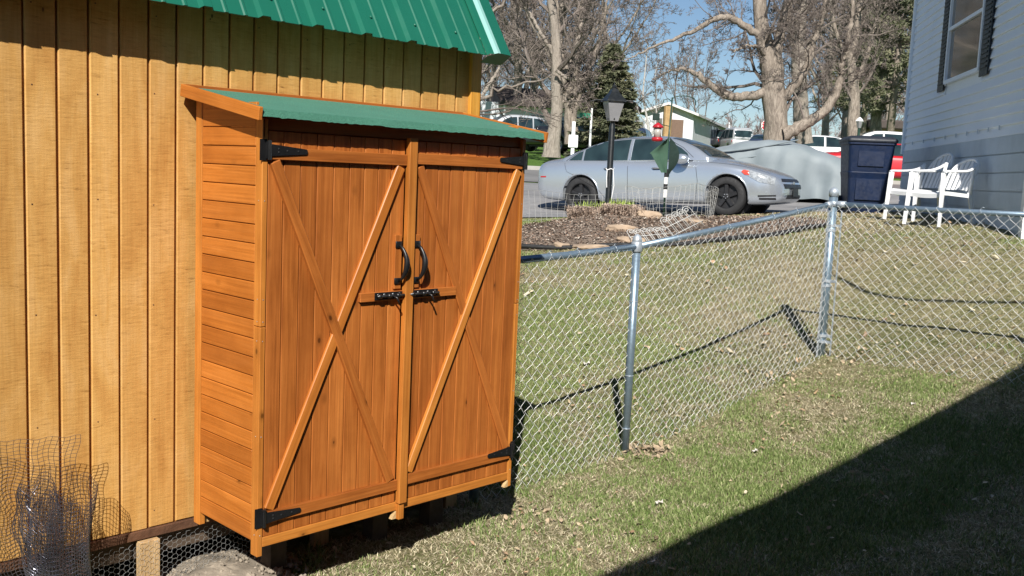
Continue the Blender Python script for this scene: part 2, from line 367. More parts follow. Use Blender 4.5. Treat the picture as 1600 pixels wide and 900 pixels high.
# floor joist frame and the supports
piece('floor_joist',shed,M['oldwood'],3.1,.09,.04,(-.05,WB+.06,-.075),(1,0,0),(0,-1,0))
for tt in (-1.5,-.176,.62,1.40): piece('support_post',shed,M['palewood'],.30,.078,.04,(tt,WB-.005,-.187),(0,0,1),(0,-1,0))
for tt in (-1.5,0,1.42): piece('support_post',shed,M['oldwood'],.3,.09,.09,(tt,WB+2.25,-.14),(0,0,1),(0,-1,0))
g=G(); g.box((1.49,WB+1.2,-.15),(.02,2.28,.27)); g.box((-1.6,WB+1.2,-.15),(.02,2.28,.27)); g.box((-.05,WB+2.33,-.15),(3.1,.02,.27)); g.build('light_block_skirting',M['oldwood'],shed)  # added on the unseen sides to block light below the floor
g=G(); g.box((-.05,WB+.42,-.20),(3.06,.006,.36)); g.build('under_floor_shade_sheet',M['black'],shed)  # added black sheet stands in for the deep shade under the floor
# hexagonal chicken wire under the floor
g=G(); hw=.042; hh=.042; r_=.0008
for i in range(-6,54):
    t0=-.72+i*hw*.5+.0
    pass
def hexwire(t0,t1,z0,z1,b):
    s=.0128; w3=s*math.sqrt(3); rnd=random.Random(2); g=G()
    nx=int((t1-t0)/(1.5*s))+1; nz=int((z1-z0)/w3)+1
    J=lambda a,c: Vector((a+rnd.uniform(-.0015,.0015), b+rnd.uniform(-.004,.004), c+rnd.uniform(-.0015,.0015)))
    for i in range(nx):
        for j in range(nz):
            cx=t0+i*1.5*s; cz=z0+j*w3+(w3/2 if i%2 else 0)
            P=[J(cx+s*math.cos(math.pi/3*k), cz+s*math.sin(math.pi/3*k)) for k in range(6)]
            g.tube([P[1],P[2]],.0007,3,False) ; g.tube([P[2],P[3]],.0006,3,False); g.tube([P[3],P[4]],.0006,3,False)
    return g
tag(hexwire(-.62,.45,-.34,-.035,WB-.035).build('chicken_wire',M['hexwire'],shed),kind='stuff')
# gambrel roof: ribbed steel panels
EZ,EB=1.979,WB-.15; SL=R(58); sd=Vector((0,math.cos(SL),math.sin(SL))); nn=Vector((0,-math.sin(SL),math.cos(SL)))
def prof(u0,u1):      # rib profile along t
    pts=[]; ribs=[-.026+.2433*k for k in range(-8,7)]
    t_=u0
    ev=[]
    for rb in ribs:
        ev+= [(rb-.028,0),(rb-.017,.017),(rb+.017,.017),(rb+.028,0)]
        for f_ in (1/3,2/3): q=rb+.2433*f_; ev+=[(q-.010,0),(q-.004,.004),(q+.004,.004),(q+.010,0)]
    ev=[e for e in ev if u0<e[0]<u1]; return [(u0,0)]+ev+[(u1,0)]
pr=prof(-1.75,1.40); L1=1.08
def roofpanel(o0,dirv,nrm,L,name):
    g=G(); rows=[]
    for s_ in (0,L): rows.append([Vector(o0)+Vector((u,0,0))+dirv*s_+nrm*h for u,h in pr])
    for s_ in (L,0): rows.append([Vector(o0)+Vector((u,0,0))+dirv*s_+nrm*(h-.004) for u,h in pr])
    g.sheet(rows); g.sheet([rows[3],rows[0]]); return g
rf=roofpanel((0,EB,EZ),sd,nn,L1,'roof').build('roof',M['roofm'],shed)
g=G()      # pale edges where the rib folds catch the light are the folds themselves; screws
for rb in [-.026+.2433*k for k in range(-7,6)]:
    for s_ in (.10,.62):
        c=Vector((rb+.055,EB,EZ))+sd*s_+nn*.004; g.box(c,(.011,.011,.009),(X_,sd,nn),bev=.003)
tag(g.build('screws',M['roofm'],rf),kind='stuff')
# rake flashing at the right end
g=G(); z0=Vector((0,EB-.004,EZ-.006))
def rk(u,h,s_): return Vector((u,0,0))+z0+sd*s_+nn*h
P=[(1.395,.006),(1.40,.020),(1.428,.024)]
g.sheet([[rk(u,h,s_) for u,h in P] for s_ in (0,L1)]); g.build('rake_flashing',M['roofm'],shed)
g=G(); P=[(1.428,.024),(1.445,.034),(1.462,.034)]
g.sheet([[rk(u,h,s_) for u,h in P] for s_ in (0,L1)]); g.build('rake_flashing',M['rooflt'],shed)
g=G(); P=[(1.462,.034),(1.535,.030),(1.535,-.05),(1.525,-.05)]
rows=[[rk(u,h,s_) for u,h in P] for s_ in (0,L1)]
g.sheet(rows); g.add([rk(1.40,.0,0),rk(1.40,-.05,0),rk(1.535,-.05,0),rk(1.535,.03,0),rk(1.445,.034,0)],[(0,1,2,3,4)]); g.build('rake_flashing',M['roofm'],shed)
# upper slopes
top=Vector((0,EB,EZ))+sd*L1; SL2=R(24); sd2=Vector((0,math.cos(SL2),math.sin(SL2))); nn2=Vector((0,-math.sin(SL2),math.cos(SL2)))
L2=(WB+1.17-top.y)/math.cos(SL2); roofpanel(top,sd2,nn2,L2,'roof').build('roof',M['roofm'],shed)
top2=top+sd2*L2; sd3=Vector((0,math.cos(SL2),-math.sin(SL2))); roofpanel(top2,sd3,Vector((0,math.sin(SL2),math.cos(SL2))),L2,'roof').build('roof',M['roofm'],shed)
top3=top2+sd3*L2; sd4=Vector((0,math.cos(SL),-math.sin(SL))); roofpanel(top3,sd4,Vector((0,math.sin(SL),math.cos(SL))),L1,'roof').build('roof',M['roofm'],shed)

# ---------------- the storage cabinet
cab=thing('storage_cabinet','tall orange wooden storage cabinet with X braced double doors on the shed wall','cabinet',O3,TH)
HT=1.60
# posts
def post(t0,t1,b0,b1,z0,z1): return piece('corner_post',cab,M['cabframe'],z1-z0,t1-t0,b1-b0,((t0+t1)/2,(b0+b1)/2,(z0+z1)/2),(0,0,1),(0,-1,0),bev=.002)
for (z0,z1) in ((0,.851),(.853,1.585)):
    post(0,.022,0,.045,z0,z1); post(W_-.022,W_,0,.045,z0,z1)
for (z0,z1) in ((0,1.66),):
    post(0,.025,.425,.47,z0,z1); post(W_-.025,W_,.425,.47,z0,z1)
# side planks (both sides)
rr=random.Random(8)
for sx_,nx_ in ((.012,-1),(W_-.012,1)):
    side=G(); side.prism([(.047,.055),(.423,.055),(.423,1.65),(.047,1.575)],lambda u,v,d,s=sx_,n=nx_: Vector((s-n*.004+d,u,v)),-.002,.002)
    so_=side.build('side_panel',M['cab'],cab)
    z=.05; i=0
    while z<1.63:
        h=.0685; top_=min(z+h,1.645); 
        if top_-z>.01:
            o=piece('plank',so_,M['cabside'],.376,(top_-z)-.0028,.012,(sx_+nx_*.004+rr.uniform(-.0006,.0006)*1,.235,(z+top_)/2),(0,1,0),(nx_,0,0),bev=.0022)
        z+=h; i+=1
# sloping rake infill hides the top step: boards under the roof
g=G()
for sx_ in (.006,W_-.006): g.prism([(.0,1.52),(.47,1.60),(.47,1.70),(.0,1.585)],lambda u,v,d,s=sx_: Vector((s+d,u,v)),-.003,.003)
tag(g.build('side_infill',M['cabside'],cab),kind='stuff')
# back and floor, bottom rail, head rail
g=G(); g.box((W_/2,.475,.84),(W_-.01,.006,1.6)); g.build('back_panel',M['cab'],cab)
g=G(); g.box((W_/2,.235,.062),(W_-.05,.42,.01)); g.build('floor_panel',M['cab'],cab)
piece('bottom_rail',cab,M['cabframe'],W_-.046,.036,.022,(W_/2,.011,.052),(1,0,0),(0,-1,0))
piece('head_rail',cab,M['cab'],W_-.046,.05,.018,(W_/2,.022,1.573),(1,0,0),(0,-1,0))
piece('center_post',cab,M['cabframe'],.07,.028,.022,(.663,-.006,.033),(0,0,1),(0,-1,0))
# small foot blocks at the post bottoms
for (t0,s_) in ((.648,-1),(W_-.022,-1)):
    g=G(); g.prism([(t0,.0),(t0+s_*.022,.0),(t0,.030)],lambda u,v,d: Vector((u,d,v)),-.002,.018); g.build('foot_block',M['palewood'],cab)
g=G(); g.prism([(.026,.0),(.052,.0),(.026,.03)],lambda u,v,d: Vector((u,d,v)),.44,.46); g.build('foot_block',M['palewood'],cab)
DF=.004        # door plank front face depth
def door(t0,t1,name,npl,hinge_left):
    d=G(); d.box(((t0+t1)/2,DF+.013,.805),(t1-t0-.006,.004,1.47)); do=d.build('door',M['dirtywood'],cab)
    wv=[rr.uniform(.92,1.08) for _ in range(npl)]; s_=sum(wv); t_=t0
    for wv_ in wv:
        wd=(t1-t0)*wv_/s_; piece('plank',do,M['cab'],1.474,wd-.0034,.012,(t_+wd/2,DF+.006+rr.uniform(-.0008,.0008),.808),(0,0,1),(0,-1,0),bev=.0018); t_+=wd
    return do
ld=door(.025,.645,'left',9,True); rd=door(.686,1.303,'right',9,False)
# meeting strip covers the joint
for (z0,z1) in ((.068,1.555),): piece('meeting_strip',ld,M['cabframe'],z1-z0,.040,.026,(.663,-.013,(z0+z1)/2),(0,0,1),(0,-1,0),bev=.002)
LT=.016
def ledge(par,t0,t1,z,h=.044,th=LT,nm='ledge'): return piece(nm,par,M['cab'],t1-t0,h,th,((t0+t1)/2,DF-th/2-.0005,z),(1,0,0),(0,-1,0),bev=.002)
def brace(par,p,q,wd=.040,th=LT,lift=0,m=None):
    p=Vector((p[0],0,p[1])); q=Vector((q[0],0,q[1])); c=(p+q)/2; return piece('brace',par,m or M['cab'],(q-p).length,wd,th,(c.x,DF-th/2-.001-lift,c.z),q-p,(0,-1,0),bev=.003)
ledge(ld,.030,.641,1.467); ledge(ld,.024,.641,.147); ledge(ld,.430,.641,.932,.036)
ledge(rd,.688,1.300,1.475); ledge(rd,.688,1.300,.160); ledge(rd,.688,.930,.932,.036)
# left door: the falling brace passes over the rising one
a0,a1=(.045,1.440),(.605,.172); b0,b1=(.042,.175),(.615,1.440)
def cross(a0,a1,b0,b1):
    x1,y1,x2,y2=*a0,*a1; x3,y3,x4,y4=*b0,*b1; d=(x1-x2)*(y3-y4)-(y1-y2)*(x3-x4)
    px=((x1*y2-y1*x2)*(x3-x4)-(x1-x2)*(x3*y4-y3*x4))/d; py=((x1*y2-y1*x2)*(y3-y4)-(y1-y2)*(x3*y4-y3*x4))/d; return (px,py)
def lerp2(p,q,f): return (p[0]+(q[0]-p[0])*f,p[1]+(q[1]-p[1])*f)
def gap(end,mid,dist=.036):
    L=math.hypot(mid[0]-end[0],mid[1]-end[1]); return lerp2(end,mid,1-dist/L)
c_=cross(a0,a1,b0,b1); brace(ld,a0,a1,th=.018); brace(ld,b0,b1,th=.0145,m=M['cabside'])
a0,a1=(.715,1.445),(1.282,.188); b0,b1=(.700,.190),(1.278,1.448); c_=cross(a0,a1,b0,b1)
brace(rd,b0,b1,.036,th=.018,m=M['cabframe']); brace(rd,a0,a1,th=.010)
# handle backing plates
for par,t_ in ((ld,.610),(rd,.708)): piece('handle_block',par,M['cab'],.215,.034,.012,(t_+ (0.004 if par is ld else 0),DF-.0065,1.065),(0,0,1),(0,-1,0))
# iron handles
def handle(par,t_,sgn):
    g=G(); b=DF-.013
    g.box((t_,b-.003,1.135),(.032,.006,.026),bev=.001); g.box((t_-.002,b-.003,.990),(.032,.006,.024),bev=.001)
    pts=[];rs=[]
    for i in range(13):
        f=i/12; z=1.132-.142*f; out=.034*math.sin(math.pi*min(1,max(0,f)))**.6
        pts.append((t_+.010*math.sin(math.pi*f)+.004,b-.006-out,z)); rs.append(.006+.006*math.sin(math.pi*f)**2*(.5+f))
    g.tube(pts,rs,8); return g.build('handle',M['iron'],par,smooth=True)
handle(ld,.612,1); handle(rd,.706,1)
# barrel bolts
def bolt(par,t0,t1,rod_end):
    b=DF-LT-.002; zc=.934; g=G(); g.box(((t0+t1)/2,b-.0015,zc),(t1-t0,.003,.030),bev=.001)
    bo=g.build('bolt',M['iron'],par)
    g=G(); g.tube([(t0+.008,b-.009,zc),(t1+rod_end,b-.009,zc)],.0055,8)
    for f in (.15,.5,.82): c=t0+(t1-t0)*f; g.tube([(c-.008,b-.009,zc),(c+.008,b-.009,zc)],.0095,8)
    kx=t0+(t1-t0)*.62; g.tube([(kx,b-.009,zc),(kx+.004,b-.030,zc-.006),(kx+.014,b-.036,zc-.032)],.004,6); g.build('bolt_rod',M['iron'],bo,smooth=True)
    g=G()
    for f in (.12,.34,.66,.9):
        for s_ in (-1,): g.lathe([(.0045,0),(.0035,.0015),(0.0001,.002)],(0,0,0),8)
        n=len(g.v)//24-1
        g.v[-24:]=[(t0+(t1-t0)*f+x, b-.003-z, zc+y*1.0+.006) for x,y,z in g.v[-24:]]
    tag(g.build('bolt_screws',M['zinc'],bo),kind='stuff')
bolt(ld,.495,.632,.006); bolt(rd,.660,.822,0)
# strap hinges
def hinge(par,t_post,sgn,z,L=.150):
    b=DF-LT-.003; g=G(); fn=lambda u,v,d: Vector((t_post+sgn*u,d,z+v))
    g.prism([(-.016,.037),(.012,.037),(.012,-.037),(-.016,-.037)],fn,-.004,-.001)
    g.prism([(.020,.021),(.020+L*.97,.009),(.020+L,.004),(.020+L,-.004),(.020+L*.97,-.009),(.020,-.021)],fn,b-.003,b)
    g.tube([fn(.015,.034,b-.001),fn(.015,-.034,b-.001)],.0065,8); g.box(fn(.012,0,(b)/2-.002),(.012,abs(b),.06))
    h=g.build('hinge',M['iron'],par); g=G()
    g.box(fn(.009,.012,b-.0065),(.0025,.002,.022))
    for u,v in ((.05,.006),(.05,-.006),(.085,0),(.13,0)): g.box(fn(u,v,b-.004),(.006,.002,.006),bev=.001)
    tag(g.build('hinge_screws',M['black'],h),kind='stuff')
hinge(ld,.004,1,1.478); hinge(ld,.004,1,.148); hinge(rd,W_-.004,-1,1.490); hinge(rd,W_-.004,-1,.176)
g=G()
for z in (.08,.45,.80,.87,.95,1.3):
    g.box((.011,-.0008,z),(.004,.002,.004),bev=.001); g.box((W_-.011,-.0008,z),(.004,.002,.004),bev=.001); g.box((-.0006,.020,z),(.002,.004,.004),bev=.0008)
tag(g.build('screws',M['zinc'],cab),kind='stuff')
# roof of the cabinet: boards, felt and rake boards
rs0,rs1=Vector((0,-.052,1.606)),Vector((0,.468,1.694)); rd_=(rs1-rs0).normalized(); rn_=Vector((0,-rd_.z,rd_.y)); RL=(rs1-rs0).length
roof=G(); roof.box((rs0+rs1)/2+Vector((W_/2+.002,0,0)),(W_+.085,RL,.010),(X_,rd_,rn_)); ro=roof.build('roof',M['cab'],cab)
for sgn,t_ in ((-1,-.052),(1,W_+.057)):
    piece('rake_board',ro,M['cabside'],RL+.03,.046,.016,(rs0+rs1)/2+Vector((t_,0,-.006))+rn_*.0+rd_*(-.004),rd_,(sgn,0,0),bev=.002)
piece('cleat',ro,M['cab'],W_+.09,.030,.014,rs1+Vector((W_/2,.006,.004)),(1,0,0),(0,-1,0))
g=G(); rnd=random.Random(5); n=110; top_=[];frt=[];bot=[];inn=[]
for i in range(n+1):
    f=i/n; t_=-.043+(W_+.09)*f; wv=.0007*math.sin(f*23)+.0007*math.sin(f*57+1)+rnd.uniform(-.0022,.0022)
    top_.append(rs1+Vector((t_,-.01,0))+rn_*.0075); frt.append(rs0+Vector((t_,-.006,0))+rn_*.009+Vector((0,wv*.4,0)))
    bot.append(rs0+Vector((t_,-.014,-.018+wv*.8))); inn.append(rs0+Vector((t_,-.002,-.016)))
g.sheet([top_,[a.lerp(b,.5)+rn_*.001 for a,b in zip(top_,frt)],frt,bot,inn]); g.build('roof_felt',M['felt'],ro,smooth=False)
g=G(); g.box(rs0+Vector((-.046,-.006,-.004)),(.010,.010,.03)); g.build('bracket',M['zinc'],ro)
# supports beneath the cabinet
g=G(); g.box(sw(.30,.36,-.135),(.075,.075,.29),(SA,SB,Z_)); tag(g.build('support_block',M['oldwood']),'short dark post under the left front foot of the orange cabinet','wood block')
g=G(); g.box(sw(.86,.40,-.135),(.085,.075,.27),(SA,SB,Z_)); tag(g.build('support_block',M['oldwood']),'short dark post under the middle of the orange cabinet, left of its centre foot','wood block')
g=G(); g.box(sw(1.20,.40,-.135),(.085,.075,.27),(SA,SB,Z_)); tag(g.build('support_block',M['oldwood']),'short dark post under the right door of the orange cabinet','wood block')
# soil mound in front of the wire
mc=sw(.10,.40,0); g=G(); rows=[]
rnd=random.Random(12)
for i in range(15):
    f=max(.02,i/14); row=[]
    for a in [2*math.pi*k/28 for k in range(28)]:
        q=mc+SA*(math.cos(a)*.30*f*(1+.1*math.sin(3*a)))+SB*(math.sin(a)*.34*f); row.append(Vector((q.x,q.y,H(q.x,q.y)+.050*(1-f*f)*(.6+.8*vnoise(np.array([q.x]),np.array([q.y]),.09,91)[0])+.010+rnd.uniform(-.007,.007)*(.05<f<.95)-.03*(f>.95))))
    rows.append(row)
g.sheet(rows,closed=True); o=g.build('soil_mound',M['soil'],smooth=True); tag(o,kind='structure')
g=G()
for _ in range(420):
    a=rnd.uniform(0,6.28); f=math.sqrt(rnd.random()); q=mc+SA*(math.cos(a)*.34*f)+SB*(math.sin(a)*.32*f); s=rnd.uniform(.003,.013)
    c=Vector((q.x,q.y,H(q.x,q.y)+.048*(1-f*f)+.012)); X1=Vector((rnd.gauss(0,1),rnd.gauss(0,1),rnd.gauss(0,1))).normalized(); Y1=X1.orthogonal().normalized(); g.box(c,(s*2,s*1.5,s*1.2),(X1,Y1,X1.cross(Y1)),bev=s*.25)
tag(g.build('soil_clods',M['soil']),'crumbly pale soil clods on the low mound by the chicken wire','soil',kind='stuff')
# ------------------------------------------------------------------ roll of welded wire mesh by the shed wall
rollp=sw(-.60,.385,0); rollp.z=H(rollp.x,rollp.y)
roll=thing('wire_mesh_roll','loose roll of dark welded wire mesh standing against the shed wall at lower left','wire roll',rollp,TH)
M['darkwire']=plain('dull_mesh_wire',(.20,.20,.24),.25,metal=.8,var=.5)
def meshsheet(fn,nu,nv,r,wob=.0):
    g=G(); rnd=random.Random(7)
    for i in range(nu+1): g.tube([fn(i/nu,j/nv) for j in range(nv+1)],r,3,False)
    for j in range(nv+1): g.tube([fn(i/nu,j/nv) for i in range(nu+1)],r,3,False)
    return g
def spiral(u,v):
    a=u*2*math.pi*3.1; r_=.045+.040*u+.010*math.sin(a*1.3+v*9)+.006*math.sin(a*3.1-v*21); z=.02+(.50+.06*math.sin(a*.9))*v+.010*math.sin(a*2.1)
    return Vector((r_*math.cos(a)+.012*math.sin(v*6),r_*math.sin(a)*.9,z+.02*math.sin(a+1)*v))
tag(meshsheet(spiral,112,34,.0008).build('rolled_mesh',M['darkwire'],roll),kind='stuff')
def flap(u,v):
    x=-.40+.50*u+.006*math.sin(v*31+u*9); y=-.02+.03*math.sin(u*3)+.02*v*(1-u)+.008*math.sin(u*17+v*13); return Vector((x+.02*math.sin(v*4+u*3), y+.02*math.sin(u*9+v*4), .02+.72*v*(1-.03*u*u)+.004*math.sin(u*40)))
tag(meshsheet(flap,30,54,.0009).build('loose_mesh',M['darkwire'],roll),kind='stuff')
def flap2(u,v):
    a=-2.6+3.9*u; r_=.105+.02*math.sin(v*5+u*3); return Vector((.055+r_*math.cos(a)*.9,-.05+r_*math.sin(a)*.40,.015+.52*v+.045*math.sin(a*1.5)*v+.006*math.sin(a*9+v*14)))
tag(meshsheet(flap2,34,36,.0009).build('loose_mesh',M['darkwire'],roll),kind='stuff')

# ------------------------------------------------------------------ chain link fence
fence=thing('chain_link_fence','low galvanised chain link fence with a corner post across the lawn','fence',(0.722,5.74,H(.722,5.74)))
FO=Vector(fence.location)
def fpart(g,name,m,smooth=True,kind=None):
    g.v=[tuple(Vector(v)-FO) for v in g.v]; return tag(g.build(name,m,fence,smooth=smooth),kind=kind)
F0=sw(1.56,WB-.02,0); P1=Vector((.722,5.74,0)); PC=Vector((2.403,7.45,0)); dr=(SA*.72+(-SB)*0) ; DR2=Vector((.720,-.694,0)).normalized()
PR=PC+DR2*1.90; PR2=PC+DR2*4.3
zr={'F0':-.485+CAMZ,'P1':-.395+CAMZ,'C':-.092+CAMZ}
z0=at(815,408,4.96).z; 
RAILZ=lambda f,a,b: a+(b-a)*f
r1z=at(985,385,5.74).z; rcz=at(1290,318,7.45).z; rrz=at(1600,335,6.46).z; tR=(Vector((3.38,6.46,0))-PC).length
dRail=(rrz-rcz)/tR; rprz=rcz+dRail*1.9; rpr2z=rprz-.25
rl0=z0+ (z0-r1z)/ (P1-Vector((.043,4.96,0))).length*((Vector((.043,4.96,0))-F0).length)
def setz(p,z): return Vector((p.x,p.y,z))
runs=[(F0,P1,rl0,r1z),(P1,PC,r1z,rcz),(PC,PR,rcz,rprz),(PR,PR2,rprz,rpr2z)]
# posts
def fpost(p,ztop,r,cap_r):
    zb=H(p.x,p.y)-.05; g=G(); g.tube([setz(p,zb),setz(p,ztop)],r,16); po=fpart(g,'post',M['galv']); return po
def fcap(p,z,r,dome=True):
    g=G(); g.lathe([(r+.004,-.035),(r+.005,0),(r+.002,.012),(r*.7,.026),(r*.3,.034),(.001,.036)],setz(p,z),16); fpart(g,'post_cap',M['galvcap'])
fpost(P1,r1z+.035,.0245,0); fcap(P1,r1z+.040,.0245)
g=G(); g.lathe([(.029,-.028),(.033,-.02),(.033,.028),(.029,.034)],setz(P1,r1z-.004),16); fpart(g,'rail_loop',M['galvcap'])
fpost(PC,rcz+.085,.032,0); fcap(PC,rcz+.09,.032)
fpost(PR,rprz+.03,.0245,0); fcap(PR,rprz+.035,.0245); fpost(F0,rl0+.06,.0245,0)
fpost(PR2,rpr2z+.03,.0245,0)
rnd=random.Random(9)
for (a,b,za,zb) in runs:
    g=G(); ln=(b-a).length; g.tube([setz(a,za),setz(a.lerp(b,.5),(za+zb)/2-.004),setz(b,zb)],.0195,14); fpart(g,'top_rail',M['galv'])
# fabric
def fabric(a,b,za,zb,name='wire_mesh'):
    ln=(b-a).length; dv=(b-a).normalized(); nrm=Vector((dv.y,-dv.x,0)); pitch=.0375; n=int(ln/pitch); g=G(); stepz=.0375
    for i in range(n):
        x0=i*pitch; base=a+dv*(x0+pitch/2); zt=za+(zb-za)*(x0/ln)+.004
        gb=H(base.x,base.y)-.01; k=int((zt-gb)/stepz)+1; pts=[]
        sag=.006*math.sin(i*.13)
        for j in range(k+1):
            # each wire is a flattened spiral that zigzags and hooks its neighbours
            s_=1 if (j+i)%2 else -1
            z=zt-j*stepz; p_=base+dv*(s_*(pitch/2+.0016)); off=nrm*(.0035*(1 if j%2 else -1)+sag)
            pts.append(setz(p_,z)+off+Vector((0,0,.003*s_*(1 if j%2 else -1))))
        # rounded corners at the knuckles
        q=[pts[0]]
        for j in range(1,len(pts)-1): q+= [pts[j].lerp(pts[j-1],.10)-nrm*.0035,pts[j].lerp(pts[j+1],.10)+nrm*.0035]
        q.append(pts[-1]); g.tube(q,.00142,4,False)
    return fpart(g,name,M['wire'],kind='stuff')
for (a,b,za,zb) in runs[:3]: fabric(a+ (b-a).normalized()*.03+Vector(((b-a).normalized().y,-(b-a).normalized().x,0))*.022,b-(b-a).normalized()*.02+Vector(((b-a).normalized().y,-(b-a).normalized().x,0))*.022,za,zb)
# tension bars, bands and ties at the corner
g=G(); tb_=PC+DR2*.075; g.box(setz(tb_,(rcz+H(tb_.x,tb_.y))/2-.02),(.004,.018,rcz-H(tb_.x,tb_.y)-.06),(DR2,Vector((DR2.y,-DR2.x,0)),Z_)); fpart(g,'tension_bar',M['galvcap'],False)
g=G(); tb2=PC-SA*.06; g.box(setz(tb2,(rcz+H(tb2.x,tb2.y))/2-.02),(.004,.014,rcz-H(tb2.x,tb2.y)-.06),(SA,SB,Z_)); fpart(g,'tension_bar',M['galvcap'],False)
for fz in (.14,.17,.50,.53,.86,.90):
    z=rcz-(rcz-H(PC.x,PC.y))*fz; g=G(); g.lathe([(.033,-.011),(.0365,-.010),(.0365,.010),(.033,.011)],setz(PC,z),16)
    dd=DR2 if int(fz*100)%2==0 else -SA; g.box(setz(PC+dd*.055,z),(.05,.008,.020),(dd,Vector((dd.y,-dd.x,0)),Z_)); fpart(g,'tension_band',M['galvcap'],False)
g=G(); g.lathe([(.033,-.02),(.040,-.018),(.040,.018),(.033,.02)],setz(PC,rcz-.0),16)
for dd,sl_ in ((DR2,dRail),(-SA,(rcz-r1z)/-2.4)): g.tube([setz(PC+dd*.03,rcz+sl_*.03),setz(PC+dd*.10,rcz+sl_*.10)],.0245,12)
fpart(g,'rail_end_fitting',M['galvcap'])
for p,za in ((P1,r1z),):
    for f in (.26,.62,.88):
        z=za-(za-H(p.x,p.y))*f; g=G(); g.lathe([(.0255,-.0022),(.0275,0),(.0255,.0022)],setz(p,z),14); fpart(g,'tie_wire',M['galvcap'])
for (a,b,za,zb) in runs[:3]:
    ln=(b-a).length; dv=(b-a).normalized(); nrm=Vector((dv.y,-dv.x,0))
    for k in range(1,5):
        f=k/5+rnd.uniform(-.04,.04)
        if f*ln<.1: continue
        c=setz(a.lerp(b,f),za+(zb-za)*f); g=G(); ring=[c+(nrm*math.cos(q)+Z_*math.sin(q))*.0215+dv*.004*q/3 for q in [2*math.pi*i/10 for i in range(11)]]
        g.tube(ring,.002,4); g.tube([c+Z_*.021,c+Z_*.032+dv*.008,c+Z_*.028+dv*.022],.0022,4); fpart(g,'tie_wire',M['galvcap'])

# ------------------------------------------------------------------ grass, thatch and fallen leaves
m,t,p=NM('grass_blades'); at_=N(t,'Attribute',attribute_name='tint'); t.links.new(at_.outputs['Color'],p.inputs['Base Color']); p.inputs['Roughness'].default_value=.75; p.inputs['Specular IOR Level'].default_value=.2
M['grass']=m
def in_shed(x,y):
    rx=x-O3.x; ry=y-O3.y; a=rx*SA.x+ry*SA.y; b=rx*SB.x+ry*SB.y
    return (b>WB-.02)&(a<1.5)|((b>.02)&(b<WB)&(a<1.25))&False
def greenness(x,y):
    g_=.28*vnoise(x,y,.7,11)+.34*vnoise(x+9,y,.22,12)+.18*vnoise(x,y+5,2.3,13)+.20*vnoise(x+3,y+1,.09,14)
    # greener strip in front of the fence and left of the driveway, drier on the bank to the right
    g_=g_+.12*np.exp(-((x-.3)**2+(y-7.5)**2)/4.0)-.16/(1+np.exp(-(x-2.3-.0*y)*2))*(y>6.8)-.04
    g_=g_+.10*np.exp(-((x-1.2)**2+(y-5)**2)/1.5)
    return g_
def blades(n,xr,yr,h,wd,seed,maxpx=.56,name='grass',tuft=False):
    r=np.random.default_rng(seed); x=r.uniform(*xr,n); y=r.uniform(*yr,n)
    keep=(x/y<maxpx)&(x/y>-.30)&~in_shed(x,y)&((y<14.9)|(x>5.2))
    bd=((x-1.6)/2.55)**2+((y-12.5-.1*x)/1.55)**2<1; keep&=~bd
    x=x[keep]; y=y[keep]; gr=greenness(x,y)+r.normal(0,.07,len(x)); dens=np.clip(.70+1.1*(gr-.35),.45,1); k2=r.random(len(x))<dens
    x=x[k2]; y=y[k2]; gr=gr[k2]; n=len(x); z=HH(x,y)+(vnoise(x,y,.35,1)-.5)*.03+(vnoise(x,y,.13,2)-.5)*.015-.003
    a=r.uniform(0,2*math.pi,n); green=gr+r.normal(0,.10,n)>.515+.05*(y>6.6)*(x>1.5)
    if tuft: k3=vnoise(x,y,.16,71)+.4*vnoise(x,y,.5,72)>1.0; x=x[k3];y=y[k3];gr=gr[k3];z=z[k3];a=a[k3];green=np.ones(len(x),bool)|green[k3];n=len(x)
    hh=h*r.uniform(.4,1.25,n)*np.where(green,1.0,.55); lean=np.where(green,r.uniform(.2,.9,n),r.uniform(.8,3.0,n))*hh; ww=wd*r.uniform(.6,1.3,n)
    dx,dy=np.cos(a),np.sin(a); b_=r.uniform(0,2*math.pi,n); lx,ly=np.cos(b_)*lean,np.sin(b_)*lean
    V=np.zeros((n,5,3)); 
    V[:,0]=np.stack([x-dx*ww/2,y-dy*ww/2,z],1); V[:,1]=np.stack([x+dx*ww/2,y+dy*ww/2,z],1)
    V[:,2]=np.stack([x+dx*ww*.4+lx*.4,y+dy*ww*.4+ly*.4,z+hh*.65],1); V[:,3]=np.stack([x-dx*ww*.4+lx*.4,y-dy*ww*.4+ly*.4,z+hh*.65],1)
    V[:,4]=np.stack([x+lx,y+ly,z+hh],1)
    I=np.arange(n)[:,None]*5; F=np.concatenate([I+[0,1,2],I+[0,2,3],I+[3,2,4]],0)
    cg=np.array([[.11,.165,.042],[.17,.225,.072],[.25,.29,.12],[.36,.37,.19]]); cd=np.array([[.45,.39,.26],[.33,.28,.18],[.60,.54,.38],[.20,.16,.10]])
    col=np.where(green[:,None],cg[r.choice(4,n,p=[.3,.36,.24,.10])],cd[r.choice(4,n,p=[.36,.28,.20,.16])])*r.uniform(.8,1.2,(n,1))
    o=meshobj(name,V.reshape(-1,3),F,M['grass']); ca=o.data.color_attributes.new('tint','FLOAT_COLOR','POINT')
    c4=np.ones((n,5,4)); c4[:,:,:3]=col[:,None,:]; ca.data.foreach_set('color',c4.astype(np.float32).ravel()); return tag(o,kind='stuff')
tag(blades(330000,(-1.2,4.0),(3.4,6.6),.028,.0046,21),'short patchy spring grass on the near lawn','grass')
tag(blades(300000,(-1.0,6.2),(6.6,10.5),.021,.0060,22),'thin dry lawn grass on the bank behind the fence','grass')
tag(blades(130000,(-2.2,8.5),(10.5,16.5),.032,.010,23),'short grass beyond the bank, around the flower bed','grass')
tag(blades(70000,(-1.2,4.0),(3.4,7.2),.050,.0046,24,tuft=True),'longer fresh grass tufts dotted over the near lawn','grass')
